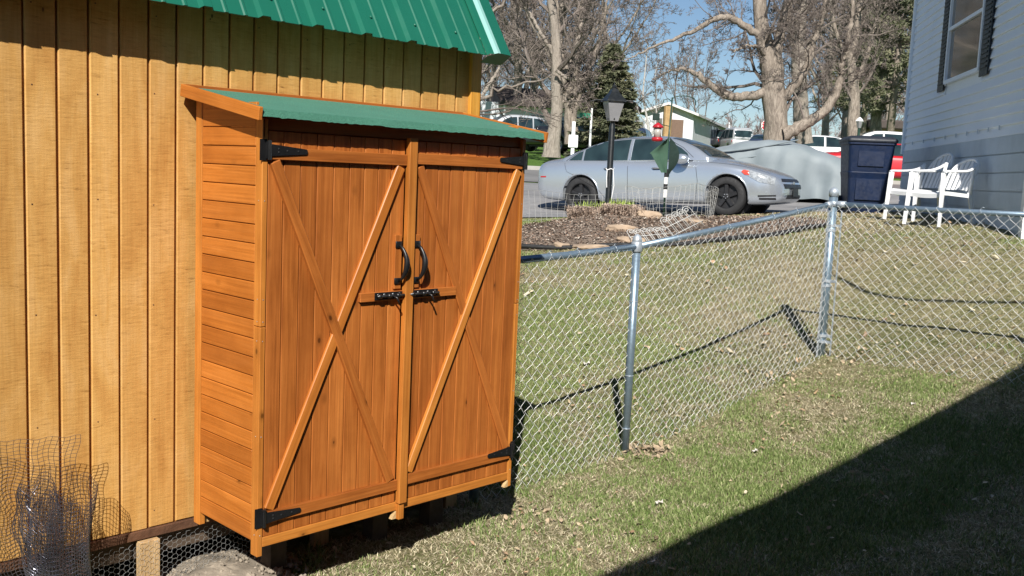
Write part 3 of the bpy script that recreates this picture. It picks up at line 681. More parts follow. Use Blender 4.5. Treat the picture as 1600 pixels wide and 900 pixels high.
def leaves(n,seed,xr,yr,s0):
    r=np.random.default_rng(seed); x=r.uniform(*xr,n); y=r.uniform(*yr,n)
    cl=vnoise(x,y,.5,31)+.6*np.exp(-((x-.78)**2+(y-5.78)**2)/.05)+.35*np.exp(-((x-2.0)**2+(y-7.25)**2)/.1)
    k=(cl>r.uniform(.35,1.0,n))&~in_shed(x,y)&(x/y<.56); x=x[k];y=y[k];n=len(x); z=HH(x,y)+r.uniform(.008,.028,n); s=s0*r.uniform(.5,1.4,n)
    a=r.uniform(0,6.28,n); base=np.array([[-1,0,0],[-.35,.55,.15],[.45,.45,.05],[1,0,.2],[.4,-.5,.1],[-.4,-.5,.2],[0,0,-.12]])
    c,s_=np.cos(a)[:,None],np.sin(a)[:,None]; B=base[None]*s[:,None,None]*r.uniform(.6,1.3,(n,7,1))
    X=B[:,:,0]*c-B[:,:,1]*s_; Y=B[:,:,0]*s_+B[:,:,1]*c; tx,ty=r.normal(0,.35,n)[:,None],r.normal(0,.35,n)[:,None]; Zz=B[:,:,2]+X*tx+Y*ty
    V=np.stack([X+x[:,None],Y+y[:,None],Zz+z[:,None]],2).reshape(-1,3); I=np.arange(n)[:,None]*7
    F=np.concatenate([I+[i,(i+1)%6,6] for i in range(6)],0); o=meshobj('fallen_leaves',V,F,M['grass'])
    cs=np.array([[.46,.37,.24],[.36,.25,.14],[.58,.50,.36],[.26,.17,.10],[.40,.27,.17]]); col=cs[r.integers(0,5,n)]*r.uniform(.75,1.15,(n,1))
    ca=o.data.color_attributes.new('tint','FLOAT_COLOR','POINT'); c4=np.ones((n,7,4)); c4[:,:,:3]=col[:,None,:]; ca.data.foreach_set('color',c4.astype(np.float32).ravel()); return tag(o,kind='stuff')
tag(leaves(2600,41,(-1,4.5),(3.5,7.6),.014),'dry tan leaf litter scattered over the near lawn','leaf litter')
tag(leaves(1800,42,(-1,6),(7.6,14.5),.026),'dry tan leaf litter scattered over the bank behind the fence','leaf litter')
for (cx,cy,sr,n_,sd_) in ((.84,5.72,.09,120,61),(2.02,7.05,.12,60,62),(2.55,7.30,.14,50,63),(.25,4.55,.16,40,64),(1.9,6.3,.2,25,65)):
    r=np.random.default_rng(sd_); x=cx+r.normal(0,sr,n_); y=cy+r.normal(0,sr*.8,n_); z=HH(x,y)+r.uniform(.008,.035,n_); V=[];F=[]
    for i in range(n_):
        s=r.uniform(.006,.024); a=r.uniform(0,6.28); c_,s_=math.cos(a),math.sin(a); tx,ty=r.normal(0,.5,2); o_=len(V)
        for (u,v_,w_) in ((-1,0,0),(-.3,.5,.2),(.5,.4,.1),(1,0,.25),(.4,-.5,.1),(-.4,-.5,.2)): X=(u*c_-v_*s_)*s; Y=(u*s_+v_*c_)*s; V.append((x[i]+X,y[i]+Y,z[i]+w_*s+X*tx+Y*ty))
        F.append(tuple(range(o_,o_+6)))
    o=meshobj('fallen_leaves',V,F,M['leaftan'] if 'leaftan' in M else M.setdefault('leaftan',plain('tan_leaf',(.42,.32,.21),.85,var=.4,scale=18))); tag(o,'small drift of dry tan leaves '+{61:'around the foot of the middle fence post',62:'just in front of the corner fence post',63:'under the right run of the fence beside the corner post',64:'on bare ground near the right foot of the cabinet',65:'on the lawn midway along the fence'}[sd_],'leaf litter',kind='stuff')
# single pale leaves one can pick out
M['paleleaf']=plain('bleached_leaf',(.62,.58,.52),.8,var=.15,scale=30)
def bigleaf(px,py,Y,s,lab,seed,m='paleleaf'):
    r=random.Random(seed); d=ray(px,py); 
    for _ in range(30):
        hz=H(d.x*Y,Y)-CAMZ; Y=Y+ (hz/d.z - Y)*.5
    c=Vector((d.x*Y,Y,hz+CAMZ+.02)); n=11; out=[Vector((math.cos(2*math.pi*i/n)*s*r.uniform(.55,1.15),math.sin(2*math.pi*i/n)*s*.75*r.uniform(.6,1.15),r.uniform(-.2,.5)*s)) for i in range(n)]
    up=[(0,0,-.1*s)]; vs=[v for v in out]+[Vector((0,0,-.12*s))]; vs2=[v-Vector((0,0,.0012)) for v in vs]
    F=[(i,(i+1)%n,n) for i in range(n)]+[(n+1+(i+1)%n,n+1+i,2*n+1) for i in range(n)]+[(i,n+1+i,n+1+(i+1)%n,(i+1)%n) for i in range(n)]
    o=meshobj('dead_leaf',vs+vs2,F,M[m]); o.location=c; o.rotation_euler=(-.35,r.uniform(-.2,.2),r.uniform(0,3)); tag(o,lab,'leaf',group='single dead leaves on the grass')
bigleaf(917,571,6.5,.042,'pale curled leaf on the lawn just behind the chain link fence',1)
bigleaf(1030,790,4.6,.030,'whitish dead leaf on the sunny lawn in front of the fence',2)
bigleaf(1018,886,4.1,.036,'grey white leaf lying at the edge of the deep shade at the bottom',3)
bigleaf(1180,709,5.1,.024,'orange tinged dead leaf on the grass near the shadow edge',4)
bigleaf(1427,635,5.9,.022,'small pale leaf on the sunny grass below the corner of the fence',5)
# ------------------------------------------------------------------ vehicles
m,t,p=NM('silver_car_paint'); v=coords(t); n=noise(t,v,900,2); c=ramp(t,n,[(.3,(.52,.565,.62)),(.7,(.62,.665,.72))]); t.links.new(c,p.inputs['Base Color'])
p.inputs['Metallic'].default_value=.70; p.inputs['Roughness'].default_value=.24; p.inputs['Coat Weight'].default_value=.6; p.inputs['Coat Roughness'].default_value=.06; M['silver']=m
def paint(name,col,met=.3): 
    m,t,p=NM(name); v=coords(t); n=noise(t,v,3,3); c=ramp(t,n,[(.3,tuple(x*.93 for x in col)),(.7,col)]); t.links.new(c,p.inputs['Base Color'])
    p.inputs['Metallic'].default_value=met; p.inputs['Roughness'].default_value=.4; p.inputs['Coat Weight'].default_value=.7; p.inputs['Coat Roughness'].default_value=.05; M[name]=m; return m
paint('white_paintwork',(.80,.81,.82),0); paint('red_paintwork',(.50,.012,.02),0); paint('dark_blue_paintwork',(.03,.045,.085),.2); paint('grey_paintwork',(.20,.22,.25),.4)
paint('pale_silver_paintwork',(.58,.60,.62),.4); paint('black_paintwork',(.02,.022,.028),.2)
m,t,p=NM('car_glass'); v=coords(t); n=noise(t,v,2,2); c=ramp(t,n,[(.3,(.012,.022,.026)),(.7,(.030,.055,.060))]); t.links.new(c,p.inputs['Base Color']); p.inputs['Roughness'].default_value=.04; p.inputs['Specular IOR Level'].default_value=.6; M['glass']=m
m,t,p=NM('tinted_glass'); p.inputs['Base Color'].default_value=(.45,.62,.58,1); p.inputs['Roughness'].default_value=.02; p.inputs['Transmission Weight'].default_value=1; p.inputs['IOR'].default_value=1.02
v=coords(t); n=noise(t,v,2,2); c=ramp(t,n,[(.3,(.50,.64,.60)),(.7,(.56,.70,.66))]); t.links.new(c,p.inputs['Base Color']); p.inputs['Coat Weight'].default_value=1; p.inputs['Coat Roughness'].default_value=.02; M['clearglass']=m
M['tyre']=plain('tyre_rubber',(.022,.022,.023),.8,var=.2); M['trim']=plain('black_trim',(.018,.018,.020),.45); M['hub']=plain('black_steel_wheel',(.018,.018,.020),.45,var=.2)
M['alloy']=plain('alloy_wheel',(.55,.56,.58),.3,metal=.8); M['lamp']=plain('headlamp_glass',(.30,.32,.34),.12,var=.4,scale=25,spec=.8,coat=1)
M['redlamp']=plain('red_lens',(.45,.02,.02),.2); M['amber']=plain('amber_red_reflector',(.50,.06,.04),.2); M['seat']=plain('grey_seat_cloth',(.10,.10,.11),.9)
def evalmesh(o):
    dg=bpy.context.evaluated_depsgraph_get(); dg.update(); return bpy.data.meshes.new_from_object(o.evaluated_get(dg),preserve_all_data_layers=False,depsgraph=dg)
def catmull(pts,x):
    xs=[q[0] for q in pts]
    if x<=xs[0]: return pts[0][1]
    if x>=xs[-1]: return pts[-1][1]
    i=max(k for k in range(len(xs)) if xs[k]<=x); i=min(i,len(xs)-2)
    f=(x-xs[i])/(xs[i+1]-xs[i]); a=pts[max(i-1,0)][1]; b=pts[i][1]; c=pts[i+1][1]; d=pts[min(i+2,len(pts)-1)][1]
    return .5*((2*b)+(-a+c)*f+(2*a-5*b+4*c-d)*f*f+(-a+3*b-3*c+d)*f**3)
SEDAN=dict(
 top=[(-1.07,.74),(-1.02,.95),(-.9,1.03),(-.55,1.07),(0,1.07),(1.0,1.04),(2.2,1.03),(2.55,1.015),(3.0,.93),(3.4,.82),(3.62,.73),(3.76,.62),(3.80,.52)],
 sh=[(-1.07,.70),(-1.0,.86),(-.8,.93),(0,.965),(1.0,.945),(2.0,.925),(2.6,.90),(3.1,.83),(3.5,.72),(3.70,.62),(3.80,.50)],
 bot=[(-1.07,.40),(-.9,.27),(-.5,.22),(0,.20),(2.85,.19),(3.4,.18),(3.7,.22),(3.80,.30)],
 hw=[(-1.07,.60),(-1.0,.74),(-.85,.83),(-.4,.875),(.5,.892),(2.4,.892),(2.9,.885),(3.3,.84),(3.55,.77),(3.72,.66),(3.80,.54)],
 x0=-1.07,x1=3.80,
 roof=[(-.52,1.03),(-.2,1.17),(.15,1.315),(.5,1.405),(.9,1.445),(1.3,1.45),(1.65,1.425),(1.95,1.34),(2.25,1.20),(2.55,1.00)],
 ghb=.80,ght=.575,win=[[( -.30,1.00),(-.02,1.00),(-.02,1.17),(-.10,1.145)],[(.02,.985),(.02,1.20),(.30,1.335),(.93,1.375),(.93,.985)],[(1.00,.985),(1.00,1.375),(1.35,1.375),(1.68,1.33),(1.95,1.19),(2.10,1.08),(2.14,.985)]],
 wheels=(0,2.85),wr=.335,L=4.87)
SUV=dict(
 top=[(-.95,.85),(-.90,1.05),(-.6,1.12),(1.0,1.12),(2.0,1.12),(2.4,1.10),(2.9,1.05),(3.3,.96),(3.5,.86),(3.58,.70)],
 sh=[(-.95,.85),(-.9,1.0),(-.6,1.06),(2.2,1.04),(2.9,.97),(3.3,.88),(3.5,.78),(3.58,.65)],
 bot=[(-.95,.45),(-.8,.34),(0,.28),(2.8,.28),(3.4,.32),(3.58,.42)],
 hw=[(-.95,.80),(-.85,.88),(-.5,.92),(2.6,.92),(3.1,.90),(3.45,.80),(3.58,.66)],x0=-.95,x1=3.58,
 roof=[(-.92,1.02),(-.84,1.45),(-.72,1.68),(-.4,1.76),(.6,1.80),(1.2,1.78),(1.6,1.66),(2.0,1.40),(2.38,1.08)],
 ghb=.84,ght=.70,win=[[(-.66,1.12),(-.62,1.58),(-.05,1.64),(-.05,1.12)],[(.02,1.12),(.02,1.64),(.80,1.66),(.80,1.12)],[(.87,1.12),(.87,1.65),(1.25,1.63),(1.62,1.44),(1.95,1.12)]],
 wheels=(0,2.7),wr=.36,L=4.5)
PICK=dict(SUV); PICK.update(roof=[(.55,1.08),(.62,1.45),(.75,1.72),(1.0,1.80),(1.4,1.80),(1.75,1.68),(2.1,1.40),(2.45,1.08)],win=[[(.72,1.12),(.76,1.62),(1.2,1.68),(1.2,1.12)],[(1.27,1.12),(1.27,1.68),(1.5,1.64),(1.8,1.42),(2.08,1.12)]],
 top=[(-1.5,.85),(-1.45,1.1),(-1,1.12),(1.0,1.12),(2.0,1.14),(2.4,1.14),(2.9,1.10),(3.3,1.02),(3.5,.9),(3.58,.70)],x0=-1.5,L=5.1,
 hw=[(-1.5,.86),(-1.4,.92),(2.6,.92),(3.1,.90),(3.45,.84),(3.58,.72)],sh=[(-1.5,.85),(-1.45,1.04),(2.2,1.06),(2.9,1.0),(3.3,.92),(3.5,.8),(3.58,.65)],bot=[(-1.5,.5),(0,.35),(2.8,.35),(3.4,.36),(3.58,.45)])
VAN=dict(SUV); VAN.update(roof=[(-.92,1.02),(-.88,1.5),(-.78,1.85),(-.4,1.92),(.6,1.95),(1.5,1.93),(1.95,1.80),(2.4,1.45),(2.75,1.08)],
 win=[[(-.70,1.15),(-.66,1.72),(.3,1.76),(.3,1.15)],[(.37,1.15),(.37,1.76),(1.2,1.77),(1.2,1.15)],[(1.27,1.15),(1.27,1.77),(1.75,1.74),(2.1,1.45),(2.35,1.15)]])
def body_mesh(S,n=44,lev=1):
    rows=[]
    for i in range(n+1):
        f=i/n; x=S['x0']+(S['x1']-S['x0'])*(f if True else f)
        # denser at the ends
        x=S['x0']+(S['x1']-S['x0'])*(.5-.5*math.cos(math.pi*f))*.6+(S['x1']-S['x0'])*f*.4
        zt,zs,zb,w_=[catmull(S[k],x) for k in ('top','sh','bot','hw')]; zs=min(zs,zt-.005); h=zs-zb
        half=[(0,zb),(w_*.78,zb),(w_*.93,zb+.03),(w_*.985,zb+.13*h+.02),(w_*1.0,zb+.45*h),(w_*.992,zb+.72*h),(w_*.975,zs-.07*h-.01),(w_*.945,zs-.012),(w_*.87,zs+.35*(zt-zs)+.004),(w_*.62,zs+.8*(zt-zs)),(w_*.30,zt-.03*(zt-zs)),(0,zt)]
        rows.append([Vector((x,-y,z)) for y,z in half]+[Vector((x,y,z)) for y,z in half[-2:0:-1]])
    g=G(); g.sheet(rows,closed=True); m_=len(rows[0]); g.add(rows[0],[tuple(range(m_))[::-1]]); g.add(rows[-1],[tuple(range(m_))]); return g
def gh_mesh(S,n=22,shrink=0):
    xs=[q[0] for q in S['roof']]; rows=[]; zb0=.96 if S['ghb']<.82 else 1.06
    for i in range(n+1):
        x=xs[0]+(xs[-1]-xs[0])*i/n; z=catmull(S['roof'],x)-shrink; zb=min(zb0,z-.01); hm=max(q[1] for q in S['roof'])
        tt=(z-zb)/(hm-zb0); wb=S['ghb']-.05*((i/n-.5)*2)**4; wt=wb+(S['ght']-S['ghb'])*min(1,tt)
        half=[(0,zb-.02),(wb-shrink,zb-.02),(wb-shrink,zb),(lerp(wb,wt,.5)-shrink+.01,lerp(zb,z,.5)),(lerp(wb,wt,.85)-shrink,lerp(zb,z,.86)),(wt*.93-shrink,z-.035*tt),(wt*.70,z-.010*tt),(0,z)]
        rows.append([Vector((x,-y,z_)) for y,z_ in half]+[Vector((x,y,z_)) for y,z_ in half[-2:0:-1]])
    g=G(); g.sheet(rows,closed=True); m_=len(rows[0]); g.add(rows[0],[tuple(range(m_))[::-1]]); g.add(rows[-1],[tuple(range(m_))]); return g
def merge_ev(o,cutters=(),lev=1):
    bm=bmesh.new(); bm.from_mesh(o.data); bmesh.ops.remove_doubles(bm,verts=bm.verts,dist=.0005); bmesh.ops.recalc_face_normals(bm,faces=bm.faces); bm.to_mesh(o.data); bm.free()
    if lev: s_=o.modifiers.new('s','SUBSURF'); s_.levels=lev; s_.render_levels=lev
    for c in cutters: b=o.modifiers.new('b','BOOLEAN'); b.operation='DIFFERENCE'; b.object=c; b.solver='EXACT'
    me=evalmesh(o); o.modifiers.clear(); old=o.data; o.data=me; bpy.data.meshes.remove(old)
    me.polygons.foreach_set('use_smooth',np.ones(len(me.polygons),dtype=bool)); return o
def bvh_of(o): 
    me=o.data; return BVHTree.FromPolygons([v.co.copy() for v in me.vertices],[tuple(p_.vertices) for p_ in me.polygons])
def project_side(b,x,z,sgn,off=.004):
    h=b.ray_cast(Vector((x,2*sgn,z)),Vector((0,-sgn,0)))
    return (h[0]+Vector((0,sgn*off,0))) if h[0] else None
def poly_grid(poly,n=10,m_=4):
    """fill an x-monotone polygon (x,z) with a grid"""
    xs=[q[0] for q in poly]; a,b=min(xs),max(xs); rows=[]
    def span(x):
        zs=[]; N_=len(poly)
        for i in range(N_):
            (x1,z1),(x2,z2)=poly[i],poly[(i+1)%N_]
            if min(x1,x2)-1e-9<=x<=max(x1,x2)+1e-9:
                if abs(x1-x2)<1e-9: zs+= [z1,z2]
                else: zs.append(z1+(z2-z1)*(x-x1)/(x2-x1))
        return min(zs),max(zs)
    for i in range(n+1):
        x=a+(b-a)*i/n; z0_,z1_=span(min(max(x,a+1e-4),b-1e-4)); rows.append([(x,z0_+(z1_-z0_)*j/m_) for j in range(m_+1)])
    return rows
def wheel(par,x,y,r,side,rim,detail):
    w_=thing_part('wheel',par,(x,y,r)); 
    return w_
def make_vehicle(name,label,cat,S,paintm,loc,yaw,pitch=0,rollv=0,detail=1,rim='alloy',group=None,see=False):
    root=thing(name,label,cat,loc,0,group); root.rotation_euler=(rollv,pitch,yaw)
    cuts=[]; seg=28 if detail>1 else 14
    for wx in S['wheels']:
        g=G(); g.tube([(wx,-1.3,S['wr']+.005),(wx,1.3,S['wr']+.005)],S['wr']+.055,seg); c=g.build('cut',M['trim'],root); cuts.append(c)
    body=body_mesh(S,46 if detail>1 else 24).build('body',paintm,root); merge_ev(body,cuts,2 if detail>1 else 1)
    for c in cuts: bpy.data.objects.remove(c)
    bb=bvh_of(body)
    gh=gh_mesh(S,26 if detail>1 else 14).build('cabin',paintm,root); merge_ev(gh,(),2 if detail>1 else 1); gb=bvh_of(gh)
    # side windows
    for sgn in (-1,1):
        for wpoly in S['win']:
            rows=[]
            for col in poly_grid(wpoly,18 if detail>1 else 6,9 if detail>1 else 4):
                pr_=[project_side(gb,x,z,sgn,.009) for x,z in col]; 
                if all(q is not None for q in pr_): rows.append(pr_)
            if len(rows)>1:
                g=G(); g.sheet(rows); g.build('side_window',M['glass'],root,smooth=True)
    # windscreen and rear window: rays straight down onto the sloping glass
    hm=max(q[1] for q in S['roof']); xs=[q for q in S['roof']]
    def slope_patch(xa,xb,nm):
        rows=[]; n_=8
        for i in range(n_+1):
            x=xa+(xb-xa)*i/n_; z=catmull(S['roof'],x); tt=max(0,min(1,(z-1.0)/(hm-1.0))); hw_=lerp(S['ghb']-.09,S['ght']-.06,tt)
            row=[]
            for j in range(9):
                y=-hw_+2*hw_*j/8; h=gb.ray_cast(Vector((x,y,4)),Vector((0,0,-1)))
                if h[0] is None: row=None; break
                row.append(h[0]+Vector((0,0,.006)))
            if row: rows.append(row)
        if len(rows)>1: g=G(); g.sheet(rows); g.build(nm,M['glass'],root,smooth=True)
    rmax=[q for q in xs if q[1]>hm-.06]; slope_patch(rmax[-1][0]+.06,xs[-1][0]-.07,'windscreen'); slope_patch(xs[0][0]+.06,rmax[0][0]-.10,'rear_window') if S is SEDAN else None
    if S is not SEDAN:
        rows=[]
        for i in range(5):
            z=lerp(1.2,hm-.16,i/4); rw=[gb.ray_cast(Vector((-4,lerp(-1,1,j/8)*(.70-.06*i/4)*S['ghb']/.84,z)),Vector((1,0,0)))[0] for j in range(9)]
            if all(q is not None for q in rw): rows.append([q+Vector((-.008,0,0)) for q in rw])
        if len(rows)>1: g=G(); g.sheet(rows); g.build('rear_window',M['glass'],root,smooth=True)
    # wheels
    for wx in S['wheels']:
        for sgn in (-1,1):
            wo=bpy.data.objects.new('wheel',None); C.objects.link(wo); wo.parent=root; wo.empty_display_size=.1
            yy=sgn*(catmull(S['hw'],wx)-.115); r=S['wr']
            k=28 if detail>1 else 16; wo.location=(wx,yy,r); wo.rotation_euler=(-math.pi/2*sgn,0,0)
            g=G(); g.lathe([(r*.62,-.1),(r*.94,-.105),(r,-.075),(r,.075),(r*.965,.10),(r*.70,.112),(r*.655,.10)],(0,0,0),k,capb=False); g.build('tyre',M['tyre'],wo,smooth=True)
            g=G(); g.lathe([(r*.66,.10),(r*.63,.085),(r*.61,.03),(.02,.03),(.001,.032)],(0,0,0),k,capb=False)
            if detail>1:
                for q in range(5):
                    a=2*math.pi*q/5+.3; d_=Vector((math.cos(a),math.sin(a),0)); e_=Vector((-math.sin(a),math.cos(a),0))
                    g.add([d_*.045+e_*.035+Z_*.075,d_*.045-e_*.035+Z_*.075,d_*(r*.60)-e_*.028+Z_*.082,d_*(r*.60)+e_*.028+Z_*.082,d_*.045+e_*.040+Z_*.03,d_*.045-e_*.040+Z_*.03,d_*(r*.60)-e_*.045+Z_*.03,d_*(r*.60)+e_*.045+Z_*.03],[(0,1,2,3),(0,4,5,1),(2,6,7,3),(1,5,6,2),(3,7,4,0)])
                g.lathe([(.055,.03),(.052,.088),(.03,.095),(.001,.096)],(0,0,0),12)
            else:
                for q in range(6):
                    a=2*math.pi*q/6; d_=Vector((math.cos(a),math.sin(a),0)); e_=Vector((-math.sin(a),math.cos(a),0)); g.box(d_*(r*.34)+Z_*.06,(r*.6,.04,.03),(d_,e_,Z_))
            g.build('rim',M[rim],wo,smooth=False)
            if detail>1:
                g=G()
                for q in range(5):
                    a=2*math.pi*q/5+.93; g.lathe([(.010,.09),(.008,.104),(.001,.106)],(math.cos(a)*.036,math.sin(a)*.036,0),8)
                tag(g.build('wheel_nuts',M['alloy'],wo),kind='stuff')
    if detail>1:
        for wx in S['wheels']:
            for sgn in (-1,1):
                Pq=[]
                for k_ in range(33):
                    a=math.pi*(-.06+1.12*k_/32); x=wx+(S['wr']+.058)*math.cos(a); z=S['wr']+.005+(S['wr']+.058)*math.sin(a); h=project_side(bb,x+ .012*math.cos(a),z+.012*math.sin(a),sgn,-.004)
                    if h: Pq.append(Vector((x,h.y,z)))
                if len(Pq)>4: g=G(); g.tube(Pq,.016,6); g.build('arch_lip',paintm,root,smooth=True)
                g=G(); g.tube([(wx,sgn*.45,S['wr']),(wx,sgn*.60,S['wr'])],S['wr']+.05,24); g.build('wheel_well',M['trim'],root)
    g=G(); g.box(((S['x0']+S['x1'])/2,0,.36),(S['x1']-S['x0']-.9,1.1,.24)); g.build('underbody',M['trim'],root)
    # lamps
    def patch(poly,sgn,m,nm,off=.006,frm='side'):
        rows=[]
        for col in poly_grid(poly,8,4):
            pr_=[project_side(bb,x,z,sgn,off) for x,z in col]
            if all(q is not None for q in pr_): rows.append(pr_)
        if len(rows)>1: g=G(); g.sheet(rows); return g.build(nm,m,root,smooth=True)
    x1,x0=S['x1'],S['x0']; zf=catmull(S['sh'],x1-.3); zr_=catmull(S['sh'],x0+.15)
    for sgn in (-1,1):
        if S is SEDAN:
            patch([(3.13,.775),(3.20,.80),(3.66,.655),(3.72,.60),(3.66,.535),(3.42,.575),(3.20,.70)],sgn,M['lamp'],'headlight',.008)
            patch([(3.11,.76),(3.14,.795),(3.24,.775),(3.25,.70),(3.17,.705)],sgn,M['amber'],'reflector',.011)
            patch([(-.90,.70),(-.76,.70),(-.76,.675),(-.90,.675)],sgn,M['redlamp'],'side_marker',.006)
            patch([(3.42,.31),(3.68,.31),(3.68,.275),(3.42,.275)],sgn,M['trim'],'bumper_slot',.006); patch([(3.40,.355),(3.68,.36),(3.68,.335),(3.40,.325)],sgn,M['trim'],'bumper_slot',.006)
        else:
            patch([(x1-.42,zf-.02),(x1-.1,zf-.10),(x1-.1,zf-.22),(x1-.38,zf-.16)],sgn,M['lamp'],'headlight')
            patch([(x0+.02,zr_+.0),(x0+.16,zr_+.0),(x0+.16,zr_-.25),(x0+.03,zr_-.25)],sgn,M['redlamp'],'tail_light')
    # mirrors
    mx=S['win'][-1][-1][0]-.02; mz=S['win'][-1][-1][1]+(.0 if S is SEDAN else .05)
    for sgn in (-1,1):
        g=G(); g.lathe([(.001,-.10),(.045,-.092),(.075,-.06),(.088,.0),(.085,.05),(.06,.085),(.001,.10)],(0,0,0),12)
        g.v=[(mx-.05+x*1.6, sgn*(1.0+z*1.05), mz+y*1.05) for x,y,z in g.v]; g.tube([(mx+.02,sgn*.80,mz-.06),(mx,sgn*.93,mz-.02)],.022,8); g.build('mirror',paintm,root,smooth=True)
    if detail>1:
        # panel gaps, handles, grille, plate, sill shade line, belt trim
        def line(pts,nm,m,r=.004,off=.001,src=bb,kd=None):
            out=[]
            for sgn in (-1,1):
                P=[]
                for (xa,za),(xb,zb_) in zip(pts[:-1],pts[1:]):
                    for q in range(6): 
                        f=q/6; h=project_side(src,xa+(xb-xa)*f,za+(zb_-za)*f,sgn,off)
                        if h: P.append(h)
                h=project_side(src,*pts[-1],sgn,off); 
                if h: P.append(h)
                if len(P)>1: g=G(); g.tube(P,r,5); g.build(nm,m,root)
        line([(2.28,.90),(2.33,.6),(2.30,.27)],'panel_gap',M['trim']); line([(.97,.93),(.985,.5),(.97,.26)],'panel_gap',M['trim'])
        line([(-.36,.95),(-.30,.78),(.12,.60),(.38,.45),(.52,.28)],'panel_gap',M['trim'],.003); line([(-.30,.27),(.5,.255),(2.30,.255)],'panel_gap',M['trim'],.003)
        line([(-.30,.975),(.4,.965),(1.2,.955),(2.2,.965)],'belt_trim',M['trim'],.007,.002,gb)
        line([(-.36,.99),(-.10,1.16),(.26,1.348),(.9,1.392),(1.38,1.39),(1.70,1.345),(1.98,1.20),(2.20,1.02)],'drip_rail',M['trim'],.005,.001,gb)
        line([(.975,.99),(.965,1.37)],'door_pillar',M['silver'],.016,.004,gb); 
        for x in (.60,1.56+.0):
            for sgn in (-1,1):
                q=project_side(bb,x,.83,sgn,.02); g=G(); g.tube([q+Vector((-.10,-sgn*.012,0)),q+Vector((-.06,sgn*.012,.004)),q+Vector((.06,sgn*.012,.004)),q+Vector((.10,-sgn*.012,0))],[.010,.014,.014,.010],8); g.build('door_handle',M['alloy'],root,smooth=True)
                q=project_side(bb,x,.815,sgn,.002); g=G(); g.tube([q+Vector((-.08,0,0)),q+Vector((.07,0,0))],.014,8); g.build('handle_recess',M['trim'],root)
        # nose: upper and lower grille on either side of the body-coloured bar
        def nose(y,z):
            h=bb.ray_cast(Vector((5,y,z)),Vector((-1,0,0))); return h[0]+Vector((.008,0,0)) if h[0] else None
        for (zA,zB,wA,wB) in ((.645,.59,.50,.56),(.55,.47,.55,.52),(.36,.29,.40,.42)):
            rows=[]
            for i in range(5):
                f=i/4; ww=lerp(wA,wB,f); rw=[nose(-ww+2*ww*j/16,lerp(zA,zB,f)) for j in range(17)]
                if all(q is not None for q in rw): rows.append(rw)
            if len(rows)>1: g=G(); g.sheet(rows); g.build('grille',M['trim'],root,smooth=True)
        q=nose(0,.57); g=G(); g.box(q+Vector((.012,0,0)),(.01,.10,.05),bev=.003); g.build('badge',M['alloy'],root)
        q=nose(0,.40); g=G(); g.box((3.83,0,.41),(.012,.31,.155),bev=.003); g.build('number_plate',M['trim'],root)
        q=nose(.35,.56)
        # bonnet shut line and wiper
        g=G(); P=[]
        for i in range(12):
            x=2.50+1.05*i/11; y=-(.80-.18*(i/11)**2); h=bb.ray_cast(Vector((x,y,3)),Vector((0,0,-1))); 
            if h[0]: P.append(h[0]+Z_*.001)
        g.tube(P,.0035,5); g.v+= []; g.build('panel_gap',M['trim'],root)
        g=G(); g.tube([(v_.x,-v_.y,v_.z) for v_ in P],.0035,5); g.build('panel_gap',M['trim'],root)
        g=G(); 
        for y0 in (-.5,.05):
            P=[]
            for i in range(8):
                x=2.46-.05*i/7; y=y0+.55*i/7; h=gb.ray_cast(Vector((x,y,3)),Vector((0,0,-1)))
                if h[0]: P.append(h[0]+Z_*.015)
            if len(P)>2: g.tube(P,.007,5)
        g.build('wiper',M['trim'],root)
    return root
# silver sedan on the driveway, nose turned towards us
rw_=Vector((1.22,18.70,-.72+CAMZ)); fw_=Vector((3.70,17.22,-.595+CAMZ)); fd=(fw_-rw_); yaw=math.atan2(fd.y,fd.x); left=Vector((-math.sin(yaw),math.cos(yaw),0))
pitch_=-math.asin(fd.z/fd.length)
org=rw_+left*.78+Vector((.05,0,0)); org.z=rw_.z+.02
make_vehicle('silver_sedan','silver four door sedan with black steel wheels parked behind the flower bed','car',SEDAN,M['silver'],org,yaw,pitch_,0,2,'hub')
# far vehicles
def put(px,py,Y,zoff=0): 
    q=at(px,py,Y); return Vector((q.x,q.y,H(q.x,q.y)+zoff))
# ------------------------------------------------------------------ far vehicles
def onground(px,Y): 
    d=ray(px,250)*Y; return Vector((d.x,Y,H(d.x,Y)))
def veh(name,label,S,pm,px,Y,yaw,z=None,rim='alloy',cat='car',zs=1):
    q=onground(px,Y); q.z=q.z+.0 if z is None else z+CAMZ
    o=make_vehicle(name,label,cat,S,M[pm],q,R(yaw),0,0,1,rim); o.scale=(1,1,zs); return o
veh('parked_suv','silver grey suv parked behind the leaning tree at far left',SUV,'pale_silver_paintwork',822,52,200,rim='alloy',cat='car')
veh('parked_suv','dark suv with shiny wheel parked just right of the left tree trunk',SUV,'black_paintwork',899,49,232,cat='car')
veh('parked_van','dark blue van seen behind the roof of the silver sedan',VAN,'dark_blue_paintwork',985,50,75,cat='van',zs=.75)
veh('pickup_truck','dark pickup cab parked left of the pale minivan, beyond the grey car cover',PICK,'black_paintwork',1112,76,60,cat='truck')
veh('parked_minivan','pale silver minivan with big rear window beyond the grey car cover',VAN,'pale_silver_paintwork',1154,73,95,cat='van')
veh('parked_car','small blue car just left of the big oak trunk',SEDAN,'dark_blue_paintwork',1188,66,70,cat='car')
veh('parked_suv','large white suv with slanted rear pillar behind the blue bin',SUV,'white_paintwork',1400,44,176,cat='car')
veh('parked_car','white car with long low roof behind the red car',SEDAN,'white_paintwork',1322,39,172,cat='car')
veh('parked_car','bright red car showing on both sides of the blue recycling bin',SEDAN,'red_paintwork',1330,31,-10,cat='car',zs=.86)

